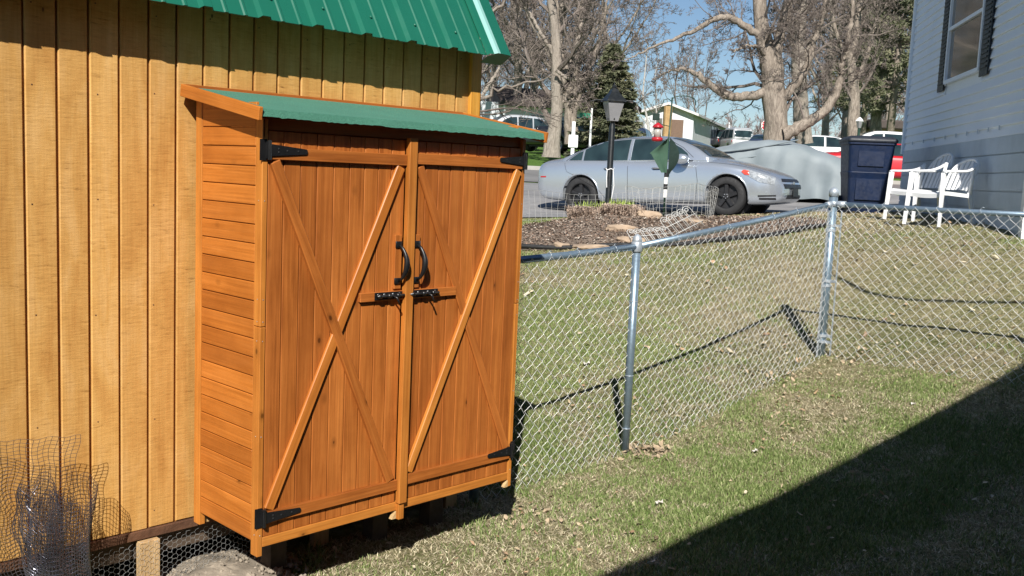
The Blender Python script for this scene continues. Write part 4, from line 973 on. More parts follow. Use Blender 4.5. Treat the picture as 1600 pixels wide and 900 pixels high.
# ------------------------------------------------------------------ covered car
m,t,p=NM('grey_car_cover'); v=coords(t); n=noise(t,v,1.6,4); c=ramp(t,n,[(.3,(.155,.19,.205)),(.7,(.215,.25,.27))]); t.links.new(c,p.inputs['Base Color']); p.inputs['Roughness'].default_value=.6
p.inputs['Sheen Weight'].default_value=.3; M['cover']=m
cc=Vector((5.85,22.6,0)); cc.z=H(5.85,22.6)-.05; cyaw=R(-22)
cv=thing('covered_car','car hidden under a wrinkled pale grey fabric cover','car',cc,cyaw)
rows=[]; rnd=random.Random(3); nU,nV=64,28
prof_=[(-2.4,.60),(-2.2,.88),(-1.7,1.02),(-1.2,1.18),(-.6,1.32),(0,1.38),(.5,1.33),(1.0,1.18),(1.5,1.02),(2.0,.86),(2.35,.66),(2.5,.48)]
for i in range(nU+1):
    f=i/nU; x=-2.45+4.95*f; zt=catmull(prof_,x); wv=.92*(1-abs(2*f-1)**7*.35); row=[]
    for j in range(nV+1):
        a=-1+2*j/nV; s_=abs(a); 
        if s_<.5: y=wv*.80*(s_/.5); z=zt-.05*(s_/.5)**3
        elif s_<.62: q=(s_-.5)/.12; y=wv*(.80+.16*q); z=zt-.05-(zt*.16)*q**1.4
        else: q=(s_-.62)/.38; y=wv*(.96+.10*q); z=(zt-.05-zt*.16)*(1-q)+.10*q
        fold=.055*math.sin(x*5+a*7+math.sin(a*11)*1.5)*max(0,s_-.35)*1.6+.03*math.sin(x*13+a*5)*max(0,s_-.45)*2+.02*math.sin(x*23-a*9)*max(0,s_-.3)+.012*math.sin(x*3+a*3)
        y=y+fold; z=z+.018*math.sin(x*4+a*9)+.012*math.sin(x*9-a*4); row.append(Vector((x+.02*math.sin(a*9),math.copysign(y,a),z)))
    rows.append(row)
g=G(); g.sheet(rows); g.add(rows[0],[tuple(range(nV+1))]); g.add(rows[-1],[tuple(range(nV+1))[::-1]]); o=g.build('car_cover',M['cover'],cv,smooth=True)
# strap folds drawn tight across the cover
g=G()
for (xa,za,xb,zb) in ((-1.9,1.0,.6,1.38),(-1.6,.86,.2,1.12)):
    P=[]
    for i in range(15):
        f=i/14; x=lerp(xa,xb,f); P.append(Vector((x,-.96+.16*f,lerp(za,zb,f)-.07*math.sin(math.pi*f))))
    g.tube(P,[.012+.014*math.sin(math.pi*i/14) for i in range(15)],6)
g.build('cover_fold',M['cover'],cv,smooth=True)
for x in (-1.4,1.45):
    for s_ in (-1,1):
        g=G(); g.tube([(x,s_*.60,.31),(x,s_*.80,.31)],.31,18); g.build('wheel',M['tyre'],cv,smooth=False)

# ------------------------------------------------------------------ recycling bin
M['binblue']=plain('blue_bin_plastic',(.002,.011,.042),.45,var=.15); M['binlid']=plain('dark_bin_lid',(.020,.024,.034),.5)
bp=Vector((at(1349,300,14.4).x,14.4,0)); bp.z=H(bp.x,14.4)-.02
bn=thing('recycling_bin','dark blue wheeled recycling bin with black lid beside the white chairs','bin',bp,R(-8))
g=G()
def ringbox(w_,d_,z,r=.05,n=4):
    out=[]
    for cx,cy,a0_ in ((w_/2-r,d_/2-r,0),(-w_/2+r,d_/2-r,90),(-w_/2+r,-d_/2+r,180),(w_/2-r,-d_/2+r,270)):
        for k in range(n+1): a=R(a0_+90*k/n); out.append(Vector((cx+r*math.cos(a),cy+r*math.sin(a),z)))
    return out
g.sheet([ringbox(.50,.55,.04),ringbox(.52,.57,.10),ringbox(.575,.63,.52),ringbox(.60,.66,.60),ringbox(.587,.648,.61),ringbox(.635,.71,.99),ringbox(.67,.75,1.0),ringbox(.67,.75,1.04)],closed=True)
g.build('body',M['binblue'],bn,smooth=False)
g=G(); g.sheet([ringbox(.69,.78,1.035),ringbox(.70,.79,1.05),ringbox(.69,.78,1.075),ringbox(.58,.66,1.115),ringbox(.3,.3,1.13),ringbox(.12,.12,1.132)],closed=True); g.build('lid',M['binlid'],bn,smooth=True)
for s_ in (-1,1): g=G(); g.tube([(s_*.27,.27,.13),(s_*.33,.27,.13)],.13,18); g.build('wheel',M['black'],bn)
g=G(); g.tube([(-.26,.40,1.0),(-.26,.44,1.02),(.26,.44,1.02),(.26,.40,1.0)],.016,8); g.build('handle',M['binlid'],bn)
g=G(); g.box((0,-.345,.80),(.36,.012,.22),bev=.004); g.box((0,-.315,.36),(.36,.012,.30),bev=.004); tag(g.build('raised_panel',M['binblue'],bn),kind='stuff')

# ------------------------------------------------------------------ white plastic garden chairs
def chair(px,Y,yaw,label,curved):
    q=onground(px,Y); q=Vector((at(px,300,Y).x,Y,0)); q.z=H(q.x,Y)
    ch=thing('garden_chair',label,'chair',q,R(yaw),'white plastic garden chairs'); ch.scale=(.93,.93,.93)
    m=M['whitepl']; hs=.42
    # seat faces local -X
    rows=[]
    for i in range(11):
        x=-.26+.50*i/10; rows.append([Vector((x,-.245+.49*j/8,hs+.015*abs(j/4-1)**2-(.012 if 0<i<10 else .035 if i==0 else 0)-.03*max(0,i/10-.2))) for j in range(9)])
    g=G(); g.sheet(rows); g.sheet([[v_-Z_*.012 for v_ in r_] for r_ in rows][::-1]); 
    g.sheet([rows[0],[v_-Z_*.05 for v_ in rows[0]]]); L_=[r_[0] for r_ in rows]; R_=[r_[-1] for r_ in rows]; g.sheet([L_,[v_-Z_*.045 for v_ in L_]]); g.sheet([R_,[v_-Z_*.045 for v_ in R_]])
    g.build('seat',m,ch,smooth=True)
    for sy in (-1,1):
        g=G(); 
        def leg(a,b,w0,w1):
            a=Vector(a);b=Vector(b); ax=(b-a).normalized(); n_=5; rr_=[]
            for i in range(n_+1):
                f=i/n_; c=a.lerp(b,f); ww=lerp(w0,w1,f); rr_.append([c+Vector((-ww,0,0)),c+Vector((0,sy*.012,0)),c+Vector((ww,0,0)),c+Vector((ww*.6,-sy*.022,0)),c+Vector((-ww*.6,-sy*.022,0))])
            g.sheet(rr_,closed=True); g.add(rr_[-1],[(0,1,2,3,4)])
        g=G(); leg((-.25,sy*.245,hs+.22),(-.285,sy*.275,0),.045,.026); g.build('leg',m,ch)
        g=G(); leg((.21,sy*.235,hs),(.31,sy*.265,0),.040,.024); g.build('leg',m,ch)
        # arm sweeps back and up into the backrest hoop
        top_=.70 if curved else .88
        P=[(-.255,sy*.25,hs+.19),(-.262,sy*.258,hs+.225),(-.235,sy*.268,hs+.245),(-.10,sy*.280,hs+.25),(.08,sy*.280,hs+.262),(.20,sy*.262,hs+.30 if curved else hs+.29),(.27,sy*.235,hs+.345)]; P=[tuple(catmull([(q_,P[q_][c_]) for q_ in range(len(P))],s_*(len(P)-1)/18) for c_ in range(3)) for s_ in range(19)]
        g=G(); rr_=[]
        for i,c in enumerate(P):
            c=Vector(c); ww=.030; rr_.append([c+Vector((0,-ww,0)),c+Vector((0,0,.010)),c+Vector((0,ww,0)),c+Vector((0,ww*.8,-.020)),c+Vector((0,-ww*.8,-.020))])
        g.sheet(rr_,closed=True); g.add(rr_[0],[(0,1,2,3,4)]); g.add(rr_[-1],[(0,1,2,3,4)]); g.build('arm',m,ch,smooth=True)
        g=G(); g.tube([(.215,sy*.235,hs-.02),(.245,sy*.225,hs+.18),(.275,sy*.215,hs+.36)],[.024,.020,.022],8); g.build('back_post',m,ch,smooth=True)
    # backrest: fan of slats in a hoop, hollow towards the sitter
    zt=.43 if not curved else .34
    def bk(a_,r_): # a_: -1..1 across, r_: 0..1 up
        y=.215*a_*(.80+.20*r_); z=hs+.02+(zt+.05)*r_; x=.215+.20*r_+.06*(1-a_*a_)*.8; return Vector((x,y,z))
    top_r=lambda a__: .42+.58*max(0,1-a__*a__)**.5
    hoop=[bk(-1,f/5*.42) for f in range(5)]+[bk(-math.cos(math.pi*f/20),top_r(math.cos(math.pi*f/20))) for f in range(21)]+[bk(1,.42-f/5*.42) for f in range(1,6)]
    g=G(); g.tube(hoop,.017,8); g.build('backrest',m,ch,smooth=True)
    for k in range(6):
        a0_=-.86+.30*k; g=G(); rr_=[]
        for i in range(8):
            f=i/7*(top_r(a0_+.10)-.02)+.02; rr_.append([bk(a0_,f),bk(a0_+.24,f),bk(a0_+.24,f)+Vector((.008,0,0)),bk(a0_,f)+Vector((.008,0,0))])
        g.sheet(rr_,closed=True); g.build('back_slat',m,ch,smooth=True)
    return ch
chair(1434,12.4,20,'white plastic garden chair with tall slatted fan back, nearer the blue bin',False)
chair(1471,11.2,24,'white plastic garden chair with lower rounded back, right of the other',True)

# ------------------------------------------------------------------ white house on the right
m,t,p=NM('white_vinyl_siding'); v=coords(t); n=noise(t,v,2.5,4); v2=coords(t,(.4,.4,30)); n2=noise(t,v2,4,3); c=ramp(t,n,[(.3,(.76,.83,.92)),(.7,(.82,.88,.95))]); t.links.new(c,p.inputs['Base Color']); p.inputs['Roughness'].default_value=.5; bump(t,p,n2,.08,.003); M['siding']=m
M['skirt']=plain('grey_skirting',(.46,.54,.63),.6,var=.08,scale=3); M['shutter']=plain('dark_green_shutter',(.006,.012,.016),.5)
m,t,p=NM('window_glass'); v=coords(t); n=noise(t,v,5,4); c=ramp(t,n,[(.3,(.10,.10,.09)),(.7,(.17,.16,.14))]); t.links.new(c,p.inputs['Base Color']); p.inputs['Roughness'].default_value=.06; p.inputs['Specular IOR Level'].default_value=.9; M['wglass']=m
HN=Vector((5.063,9.77,0)); HF=Vector((6.227,16.0,0)); hd=(HF-HN).normalized(); hyaw=math.atan2(hd.y,hd.x); hl=(HF-HN).length; hnrm=Vector((-hd.y,hd.x,0))  # points left, towards the lawn
if hnrm.x>0: hnrm=-hnrm
hz=-.43+CAMZ
hs_=thing('white_house','white clapboard house with dark shutters at the right edge','house',Vector((HN.x,HN.y,hz)),hyaw)
# local frame: x along the wall away from us, y into the house = -left normal
inward=-hnrm; ysg=1 if (Matrix.Rotation(hyaw,3,'Z')@Y_).dot(inward)>0 else -1
SKZ=1.055
def hb(c,size): return Vector((c[0],c[1]*ysg,c[2])),size
g=G(); g.box(*hb((hl/2,.03,.5*SKZ-.15),(hl,.04,SKZ+.3))); g.box(*hb((-.0,2.1,.5*SKZ-.15),(.04,4.2,SKZ+.3))); sk=g.build('foundation_wall',M['skirt'],hs_)
for i in range(5):
    z=.16+.2*i; g=G(); g.box(*hb((hl/2,-.004,z),(hl-.06,.012,.185))); g.build('skirting_plank',M['skirt'],hs_)
wallg=G(); wallg.box(*hb((hl/2,.05,SKZ+1.3),(hl,.06,2.6))); wallg.box(*hb((.02,2.1,SKZ+1.3),(.04,4.2,2.6))); wallg.box(*hb((hl,2.1,SKZ+1.1),(.04,4.2,3.2))); wallg.box(*hb((hl/2,4.2,SKZ+1.1),(hl,.04,3.2))); wl=wallg.build('wall',M['siding'],hs_)
# clapboards: wedge-shaped strips, cut around the window
def yat(px,py):   # distance along the wall of the point where the line of sight meets it
    d=ray(px,py); 
    a=d.x*hd.y-d.y*hd.x; s_=(HN.x*hd.y-HN.y*hd.x)/a; P=Vector((d.x*s_,d.y*s_,d.z*s_)); return (P-HN).x*hd.x+(P-HN).y*hd.y, P.z+CAMZ-hz
wx1,wz0=yat(1478,132); wx0,_=yat(1532,118); wz1=wz0+1.45
cz=.115; nb=int(2.6/cz)+1
for i in range(nb):
    z=SKZ+i*cz
    if z>SKZ+2.55: break
    segs=[(0.05,hl-.05)]
    if z+cz>wz0-.05 and z<wz1+.05: segs=[(0.05,wx0-.05),(wx1+.05,hl-.05)]
    for (a_,b_) in segs:
        g=G(); P0=[(a_,-.004),(a_,.02),(a_,.02),(a_,-.0)]
        vs=[]
        for x in (a_,b_):
            for (y,zz) in ((.018,z),(-.006,z),(-.008,z+.012),(.016,z+cz),(.018,z+cz)): vs.append(Vector((x,y*ysg,zz)))
        g.add(vs,[(0,1,2,3,4)[::-1],(5,6,7,8,9)]+[(k,(k+1)%5,5+(k+1)%5,5+k) for k in range(5)]); g.build('clapboard',M['siding'],wl)
# corner trims
g=G(); g.box(*hb((.0,-.005,SKZ/2-.08),(.10,.05,SKZ+.15))); g.build('corner_trim',M['white'],hs_)
g=G(); g.box(*hb((hl,-.01,SKZ+1.2),(.09,.05,2.5))); g.build('corner_trim',M['siding'],hs_)
g=G(); g.box(*hb((.0,-.01,SKZ+1.32),(.09,.05,2.5))); g.build('corner_trim',M['siding'],hs_)
# window
wd_=wx1-wx0; hwn=wz1-wz0; fr=G()
for c,s_ in (((wx0+.025,-.014,(wz0+wz1)/2),(.05,.05,hwn)),((wx1-.025,-.014,(wz0+wz1)/2),(.05,.05,hwn)),(((wx0+wx1)/2,-.014,wz0+.02),(wd_-.1,.05,.05)),(((wx0+wx1)/2,-.014,wz1-.02),(wd_-.1,.05,.05)),(((wx0+wx1)/2,-.010,wz0+hwn*.50),(wd_-.1,.045,.045))): fr.box(*hb(c,s_))
fo=fr.build('window',M['siding'],hs_)
for k in range(2): g=G(); g.box(*hb(((wx0+wx1)/2,.004-.008*k,wz0+hwn*(.26+.48*k)),(wd_-.1,.008,hwn*.44))); g.build('window_pane',M['wglass'],fo)
for x_ in (wx0-.20,wx1+.20):
    sh=G(); sh.box(*hb((x_,-.022,(wz0+wz1)/2-.02),(.34,.014,hwn+.12))); sho=sh.build('shutter',M['shutter'],hs_)
    for k in range(26): g=G(); g.box(*hb((x_,-.034,wz0+.02+k*(hwn-.06)/25),(.26,.012,.022))); g.build('shutter_slat',M['shutter'],sho)
# row of small weep slots in the lowest course
for k in range(9):
    px=1428+17.0*k; xx,_=yat(px,210-2.8*k); g=G(); g.box(*hb((xx,-.010,SKZ+.10),(.035,.008,.05))); g.build('weep_vent',M['skirt'],hs_)
# eaves and roof
g=G(); 
g.prism([(-.08,SKZ+2.62),(2.1,SKZ+3.35),(4.55,SKZ+2.62),(4.55,SKZ+2.54),(2.1,SKZ+3.25),(-.08,SKZ+2.54)],lambda u,v_,d: Vector((d,u*ysg,v_)),-.05,hl+.3); g.build('roof',M['asphalt'],hs_)
g=G(); g.prism([(0,SKZ+2.55),(2.1,SKZ+3.2),(4.2,SKZ+2.55)],lambda u,v_,d: Vector((d,u*ysg,v_)),0,.04); g.build('gable',M['siding'],hs_)

# ------------------------------------------------------------------ neighbour house behind the camera, whose shadow lies on the lawn
M['darkwall']=plain('low_bounce_dark_wall',(.05,.06,.05),.7)  # unseen wall coloured dark to cut light bounced onto the shaded lawn
e0=Vector((.18,-.882,0)); e_d=Vector((.6832,.7302,0)); e_n=Vector((e_d.y,-e_d.x,0))  # away from the lawn
nbz=-1.75+CAMZ; nh=thing('neighbour_house','dark house behind the viewer that throws the dark shadow on the lawn','house',(e0.x,e0.y,nbz),math.atan2(e_d.y,e_d.x))
ez=2.2+1.75
g=G(); g.box((2.5,-.45-2.5,ez/2-.1),(12,5,ez)); g.build('wall',M['darkwall'],nh)
g=G(); g.prism([(0,ez),(0,ez-.14),(-5.9,ez-.14),(-5.9,ez),(-2.95,ez+1.5)],lambda u,v_,d: Vector((d,u,v_)),-4.0,9.2); g.build('roof',M['asphalt'],nh)

# ------------------------------------------------------------------ lamp post
M['lampblack']=plain('black_lamp_metal',(.010,.012,.013),.4); M['frost']=plain('frosted_lamp_glass',(.24,.24,.25),.25,var=.12,scale=6)
lp=Vector((at(949,335,13.6).x,13.6,0)); lp.z=H(lp.x,13.6)
lz=at(953,187,13.6).z-lp.z      # bottom of the lantern
lamp=thing('lamp_post','black garden lamp post with glass lantern standing in the flower bed','lamp',lp,R(15))
g=G(); g.lathe([(.065,-.05),(.065,.08),(.047,.12),(.042,.15),(.042,lz*.93),(.030,lz-.06),(.030,lz),(.055,lz)],(0,0,0),16); g.build('post',M['lampblack'],lamp,smooth=True)
g=G(); g.lathe([(.06,lz-.01),(.075,lz+.0),(.075,lz+.02),(.05,lz+.03)],(0,0,0),4); g.build('lantern_base',M['lampblack'],lamp)
def sq(w_,z): return [Vector((s*w_,q*w_,z)) for s,q in ((1,1),(-1,1),(-1,-1),(1,-1))]
a_,b_=sq(.062,lz+.025),sq(.112,lz+.25)
for k in range(4):
    q=(k+1)%4; g=G(); g.add([a_[k],a_[q],b_[q],b_[k],a_[k]*.97+Z_*.0,a_[q]*.97,b_[q]*.97+Z_*.008,b_[k]*.97+Z_*.008],[(0,1,2,3),(4,7,6,5),(0,3,7,4),(1,5,6,2),(2,6,7,3),(0,4,5,1)]); g.build('lantern_pane',M['frost'],lamp)
    g=G(); g.tube([a_[k]*1.02,b_[k]*1.02],.009,6); g.build('lantern_bar',M['lampblack'],lamp)
g=G(); g.sheet([sq(.140,lz+.245),sq(.135,lz+.265),sq(.085,lz+.33),sq(.052,lz+.375),sq(.045,lz+.41)],closed=True); g.add(sq(.140,lz+.245),[(0,1,2,3)]); g.lathe([(.05,lz+.40),(.03,lz+.43),(.035,lz+.445),(.012,lz+.475),(.002,lz+.51)],(0,0,0),10); g.build('lantern_cap',M['lampblack'],lamp)
g=G(); g.tube([(-.30,.12,lz+.235),(-.22,.10,lz+.262),(0,0,lz+.262),(.22,-.08,lz+.262),(.30,-.1,lz+.24)],.008,6); g.build('ladder_rest',M['lampblack'],lamp)
g=G(); ty=.52*lz
g.tube([(.05*math.cos(a),.05*math.sin(a),ty+.01*math.sin(3*a)) for a in [2*math.pi*k/14 for k in range(15)]],.007,5)
g.tube([(-.05,-.03,ty),(-.055,-.04,ty-.12),(-.05,-.05,ty-.25)],.006,5); g.tube([(.03,-.05,ty),(.05,-.06,ty-.22),(.02,-.055,ty-.45),(-.02,-.05,.1)],.006,5); g.build('white_cord',M['white'],lamp)

# ------------------------------------------------------------------ shepherd hook, feeders and cloth
M['greenmetal']=plain('dark_green_pole',(.012,.045,.030),.45); M['redpl']=plain('red_feeder_plastic',(.42,.02,.03),.3); M['clearpl']=plain('cloudy_feeder_tube',(.45,.42,.38),.25,var=.2)
M['cloth']=plain('green_cloth',(.045,.10,.065),.85,var=.12,scale=4); M['darkcloth']=plain('shaded_cloth_and_feeder',(.012,.03,.024),.85)
hp=Vector((at(1038,320,14.6).x,14.6,0)); hp.z=H(hp.x,14.6); ht=at(1043,152,14.6).z-hp.z
hk=thing('shepherd_hook','tall dark green shepherd hook pole beside the silver sedan','pole',hp,0)
g=G(); g.tube([(0,0,-.1),(-.005,0,ht*.5),(.02,0,ht)],[.014,.013,.011],8)
g.tube([(.02,0,ht)]+[(.02+.17-.17*math.cos(a),0,ht-.03+.06*math.sin(a)) for a in [math.pi*k/8 for k in range(1,9)]]+[(.37,0,ht-.10)],.008,6); g.tube([(.02,0,ht-.06),(-.04,0,ht-.02),(-.10,0,ht-.04),(-.13,0,ht-.12),(-.20,0,ht-.14)],.007,6)
g.tube([(.01,0,ht-.42),(-.1,0,ht-.40),(-.165,0,ht-.36)],.006,6); g.build('pole',M['greenmetal'],hk,smooth=True)
g=G()
for k,(z0_,z1_,m_) in enumerate(((.30,.42,'white'),(.42,.50,'black'),(.50,.60,'white'),(.60,.72,'black'))):
    g=G(); g.tube([(0,-.0,z0_*1.0),(0,0,z1_)],.030,10); g.build('wrapped_tape',M[m_],hk)
# red feeder
fd_=hp+Vector((-.165,0,ht-.62)); fe=thing('bird_feeder','red topped clear bird feeder hanging on the green pole','bird feeder',fd_,0)
g=G(); g.lathe([(.075,.17),(.088,.175),(.07,.205),(.03,.235),(.012,.245),(.001,.25)],(0,0,0),14); g.build('feeder_cap',M['redpl'],fe,smooth=True)
g=G(); g.lathe([(.055,.03),(.058,.17)],(0,0,0),14); g.build('seed_tube',M['clearpl'],fe,smooth=True)
g=G(); g.lathe([(.05,-.03),(.082,-.02),(.085,.012),(.078,.03),(.05,.03)],(0,0,0),14); g.build('feeder_tray',M['redpl'],fe,smooth=True)
g=G(); g.tube([(0,0,.24),(0,0,.27)],.003,5); g.build('hanger',M['greenmetal'],fe)
f2=hp+Vector((-.20,0,ht-.34)); f2o=thing('suet_feeder','small dark hanging feeder left of the green hook pole','bird feeder',f2,0)
g=G(); g.box((0,0,.05),(.10,.05,.10),bev=.006); g.build('feeder_cage',M['darkcloth'],f2o); g=G(); g.tube([(-.04,0,.1),(0,0,.20),(.04,0,.1)],.003,5); g.build('hanger',M['greenmetal'],f2o)
# green cloth draped from the pole: shade of the folded right half painted darker
def fold(P,name,m,par,th=.004):
    g=G(); g.sheet(P); g.sheet([[v_+Vector((.0,th,0)) for v_ in r_] for r_ in P][::-1]); return g.build(name,m,par,smooth=True)
cl0=hp+Vector((.0,-.03,ht-1.10)); clo=thing('hanging_cloth','green cloth draped over the hook pole in front of the sedan windows','cloth',cl0,0)
rowsA=[];rowsB=[]
for i in range(13):
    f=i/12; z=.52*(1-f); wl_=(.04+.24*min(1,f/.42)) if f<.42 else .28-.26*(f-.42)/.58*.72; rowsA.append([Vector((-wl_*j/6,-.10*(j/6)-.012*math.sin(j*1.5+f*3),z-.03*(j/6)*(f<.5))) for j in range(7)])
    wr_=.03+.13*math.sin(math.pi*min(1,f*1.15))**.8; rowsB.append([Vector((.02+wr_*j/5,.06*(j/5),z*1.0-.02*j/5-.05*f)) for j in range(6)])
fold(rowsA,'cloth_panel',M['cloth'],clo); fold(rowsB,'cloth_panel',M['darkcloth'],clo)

# ------------------------------------------------------------------ flower bed
BC=Vector((1.65,12.35,0))
M['mulch']=plain('bark_mulch',(.17,.13,.10),.95,var=.5,scale=26,bmp=1,bscale=40)
def bedz(x,y,cx,cy,rx,ry,h): q=((x-cx)/rx)**2+((y-cy)/ry)**2; return h*max(0,1-q)
rows=[]; rnd=random.Random(21)
for i in range(17):
    f=i/16; row=[]
    for k in range(56):
        a=2*math.pi*k/56; rx,ry=2.35*(1+.05*math.sin(3*a+1)),1.30*(1+.07*math.sin(2*a)); x=BC.x+rx*f*math.cos(a); y=BC.y+.1*(x-BC.x)+ry*f*math.sin(a)
        bump_=.10*(1-f**2.5)+.10*math.exp(-((x-1.15)**2/.25+(y-12.6)**2/.3)); row.append(Vector((x,y,H(x,y)+bump_+.006+rnd.uniform(-.018,.018)*(f<.97))))
    rows.append(row)
g=G(); g.sheet(rows,closed=True); bed=g.build('flower_bed',M['mulch'],smooth=True); tag(bed,kind='structure')
bb_=BVHTree.FromPolygons([v_.co.copy() for v_ in bed.data.vertices],[tuple(p_.vertices) for p_ in bed.data.polygons])
def bz(x,y):
    h=bb_.ray_cast(Vector((x,y,10)),Vector((0,0,-1))); return h[0].z if h[0] else H(x,y)
# mulch chips and dead leaves
r=np.random.default_rng(51); n=13000; a=r.uniform(0,6.28,n); f=np.sqrt(r.random(n)); x=BC.x+2.32*f*np.cos(a); y=BC.y+.1*(x-BC.x)+1.28*f*np.sin(a); z=np.array([bz(xx,yy) for xx,yy in zip(x,y)])+r.uniform(.0,.03,n)
d=r.normal(0,1,(n,3)); d[:,2]*=.4; d/=np.linalg.norm(d,axis=1)[:,None]; e=np.cross(d,[0,0,1]); e/=np.linalg.norm(e,axis=1)[:,None]; s1=r.uniform(.008,.026,n)[:,None]; s2=r.uniform(.004,.013,n)[:,None]
c=np.stack([x,y,z],1); V=np.stack([c-d*s1,c+e*s2+[0,0,.008],c+d*s1,c-e*s2],1).reshape(-1,3); F=np.arange(n)[:,None]*4+[0,1,2,3]
o=meshobj('mulch_chips',V,F,M['grass']); cs=np.array([[.16,.115,.085],[.27,.20,.155],[.42,.35,.29],[.075,.055,.045],[.28,.18,.13],[.50,.44,.37]]); col=cs[r.choice(6,n,p=[.26,.24,.16,.16,.10,.08])]
ca=o.data.color_attributes.new('tint','FLOAT_COLOR','POINT'); c4=np.ones((n,4,4)); c4[:,:,:3]=col[:,None,:]; ca.data.foreach_set('color',c4.astype(np.float32).ravel()); tag(o,'brown bark chips and dead leaves covering the flower bed','mulch',kind='stuff')
M['stone']=plain('tan_field_stone',(.36,.27,.19),.9,var=.25,scale=6,bmp=.6,bscale=14)
def stone(px,py,Y,sx_,sy_,sz_,rz,lab,seed):
    q=at(px,py,Y); x,y=q.x,q.y; rnd=random.Random(seed); bm=bmesh.new(); bmesh.ops.create_icosphere(bm,subdivisions=3,radius=1)
    for v_ in bm.verts:
        c=v_.co; k=1+.10*math.sin(c.x*3.1+seed)+.08*math.sin(c.y*4.3+seed*2)+.05*math.sin(c.z*7+c.x*5+seed)+rnd.uniform(-.015,.015); v_.co=Vector((c.x*sx_*k,c.y*sy_*k,max(-.6,min(.75,c.z*1.2))*sz_*k))
    o=bmobj('garden_stone',bm,M['stone'],None,False); o.location=(x,y,bz(x,y)+sz_*.3); o.rotation_euler=(rnd.uniform(-.1,.1),rnd.uniform(-.1,.1),R(rz)); return tag(o,lab,'stone',group='tan stones around the flower bed')
stone(1000,362,12.6,.27,.12,.085,-14,'long tan slab stone leaning at the right of the sprouting plants',1)
stone(970,372,11.7,.22,.11,.06,8,'flat pinkish stone just left of the middle fence post top',2)
stone(925,398,11.0,.24,.13,.045,3,'long low stone on the front edge of the bed above the fence rail',3)
stone(878,390,11.1,.10,.08,.05,30,'small rounded stone at the left front edge of the bed',4)
stone(985,405,11.2,.16,.09,.05,-10,'short tan stone behind the middle fence post',5)
stone(1085,372,12.2,.16,.10,.05,0,'low tan stone right of the white wire edging',6)
# black edging strip
g=G(); P=[]
for k in range(40):
    a=math.pi*(1.05+.95*k/39); x=BC.x+2.40*math.cos(a); y=BC.y+.1*(x-BC.x)+1.36*math.sin(a); P.append(Vector((x,y,H(x,y)+.035+.012*math.sin(k*.9))))
g.tube(P,.028,6); tag(g.build('bed_edging',M['black'],smooth=True),'black plastic edging curving along the front of the flower bed','edging')
# sprouting plants
M['sprout']=plain('yellow_green_sprout',(.33,.42,.09),.6,var=.25,scale=20); M['deadstem']=plain('dead_plant_stems',(.44,.34,.27),.9,var=.35,scale=20)
def sproutplant(px,py,Y,rad,lab,seed):
    q=at(px,py,Y); x,y=q.x,q.y; pl=thing('sprouting_plant',lab,'plant',(x,y,bz(x,y)),0,'sprouting plants in the flower bed'); rnd=random.Random(seed)
    for nm,m,n_,h0,h1,w_ in (('green_leaves','sprout',130,.10,.20,.005),('dead_stems','deadstem',1100,.08,.24,.006)):
        g=G()
        for _ in range(n_):
            a=rnd.uniform(0,6.28); rr_=rad*math.sqrt(rnd.random()); k_=1.35 if m=='deadstem' else .9; bx,by=k_*rr_*math.cos(a),k_*rr_*.7*math.sin(a)-(.16 if m=='deadstem' else 0); h=rnd.uniform(h0,h1); l=rnd.uniform(.0,.10 if m=='sprout' else .22); b=rnd.uniform(0,6.28)
            bz_=(.05 if m=='sprout' else 0)
            e=Vector((math.cos(b+1.57),math.sin(b+1.57),0))*w_; p0=Vector((bx,by,bz_-.02)); p1=p0+Vector((math.cos(b)*l*.4,math.sin(b)*l*.4,h*.7)); p2=p0+Vector((math.cos(b)*l,math.sin(b)*l,h*(1 if m=='sprout' else .65)))
            g.add([p0-e,p0+e,p1+e,p1-e,p2],[(0,1,2,3),(3,2,4)])
        g.v=[v_ for v_ in g.v]; ms=meshobj(nm,g.v,g.f,M[m],pl); tag(ms,kind='stuff')
    return pl
sproutplant(922,352,12.9,.23,'clump of yellow green shoots over dead stems left of the lamp post',1)
sproutplant(968,356,12.8,.20,'clump of yellow green shoots over dead stems right of the lamp post',2)
# welded wire fencing that droops round the bed
M['palewire']=plain('pale_wire',(.42,.42,.40),.5,var=.1)
def wirefence(pts,h,lab,name,r=.0032,cell=.05,seed=1,topwob=.03):
    rnd=random.Random(seed); g=G(); P=[Vector(p) for p in pts]; segs=[]; L=[0]
    for a,b in zip(P[:-1],P[1:]): L.append(L[-1]+(b-a).length)
    def pos(s):
        s=min(max(s,0),L[-1]-1e-6); i=max(k for k in range(len(L)-1) if L[k]<=s); f=(s-L[i])/(L[i+1]-L[i]); return P[i].lerp(P[i+1],f)
    n_=int(L[-1]/cell); G_=[]; 
    for i in range(n_+1):
        s=i*cell; c=pos(s); zb=bz(c.x,c.y); col=[]; hh=h*(1+topwob*4*math.sin(s*2.1+seed))
        for j in range(7): f=j/6; col.append(Vector((c.x+.02*math.sin(s*5+f*3),c.y-.05*f*math.sin(s*1.7+seed),zb+hh*f)))
        G_.append(col)
    for col in G_[::2]: g.tube(col,r,3,False)
    for j in range(7): g.tube([col[j] for col in G_],r*(1.5 if j==6 else 1),3,False)
    return tag(g.build(name,M['palewire']),lab,'wire fence')
def W(px,Y): q=at(px,330,Y); return (q.x,q.y,0)
wirefence([W(815,12.9),W(870,13.3),W(905,13.5),W(960,13.6),W(1030,13.9)],.44,'thin low welded wire fencing left of and behind the lamp post','wire_garden_fence',seed=2,r=.0016,cell=.055)
wirefence([W(975,12.7),W(1010,12.5),W(1050,12.7),W(1085,13.1),W(1108,13.4),W(1118,12.9),W(1100,12.4)],.40,'drooping welded wire fencing right of the lamp post, before the front wheel','wire_garden_fence',seed=5,r=.0020,cell=.055)
M['edgewire']=plain('dull_white_wire',(.55,.55,.53),.5)
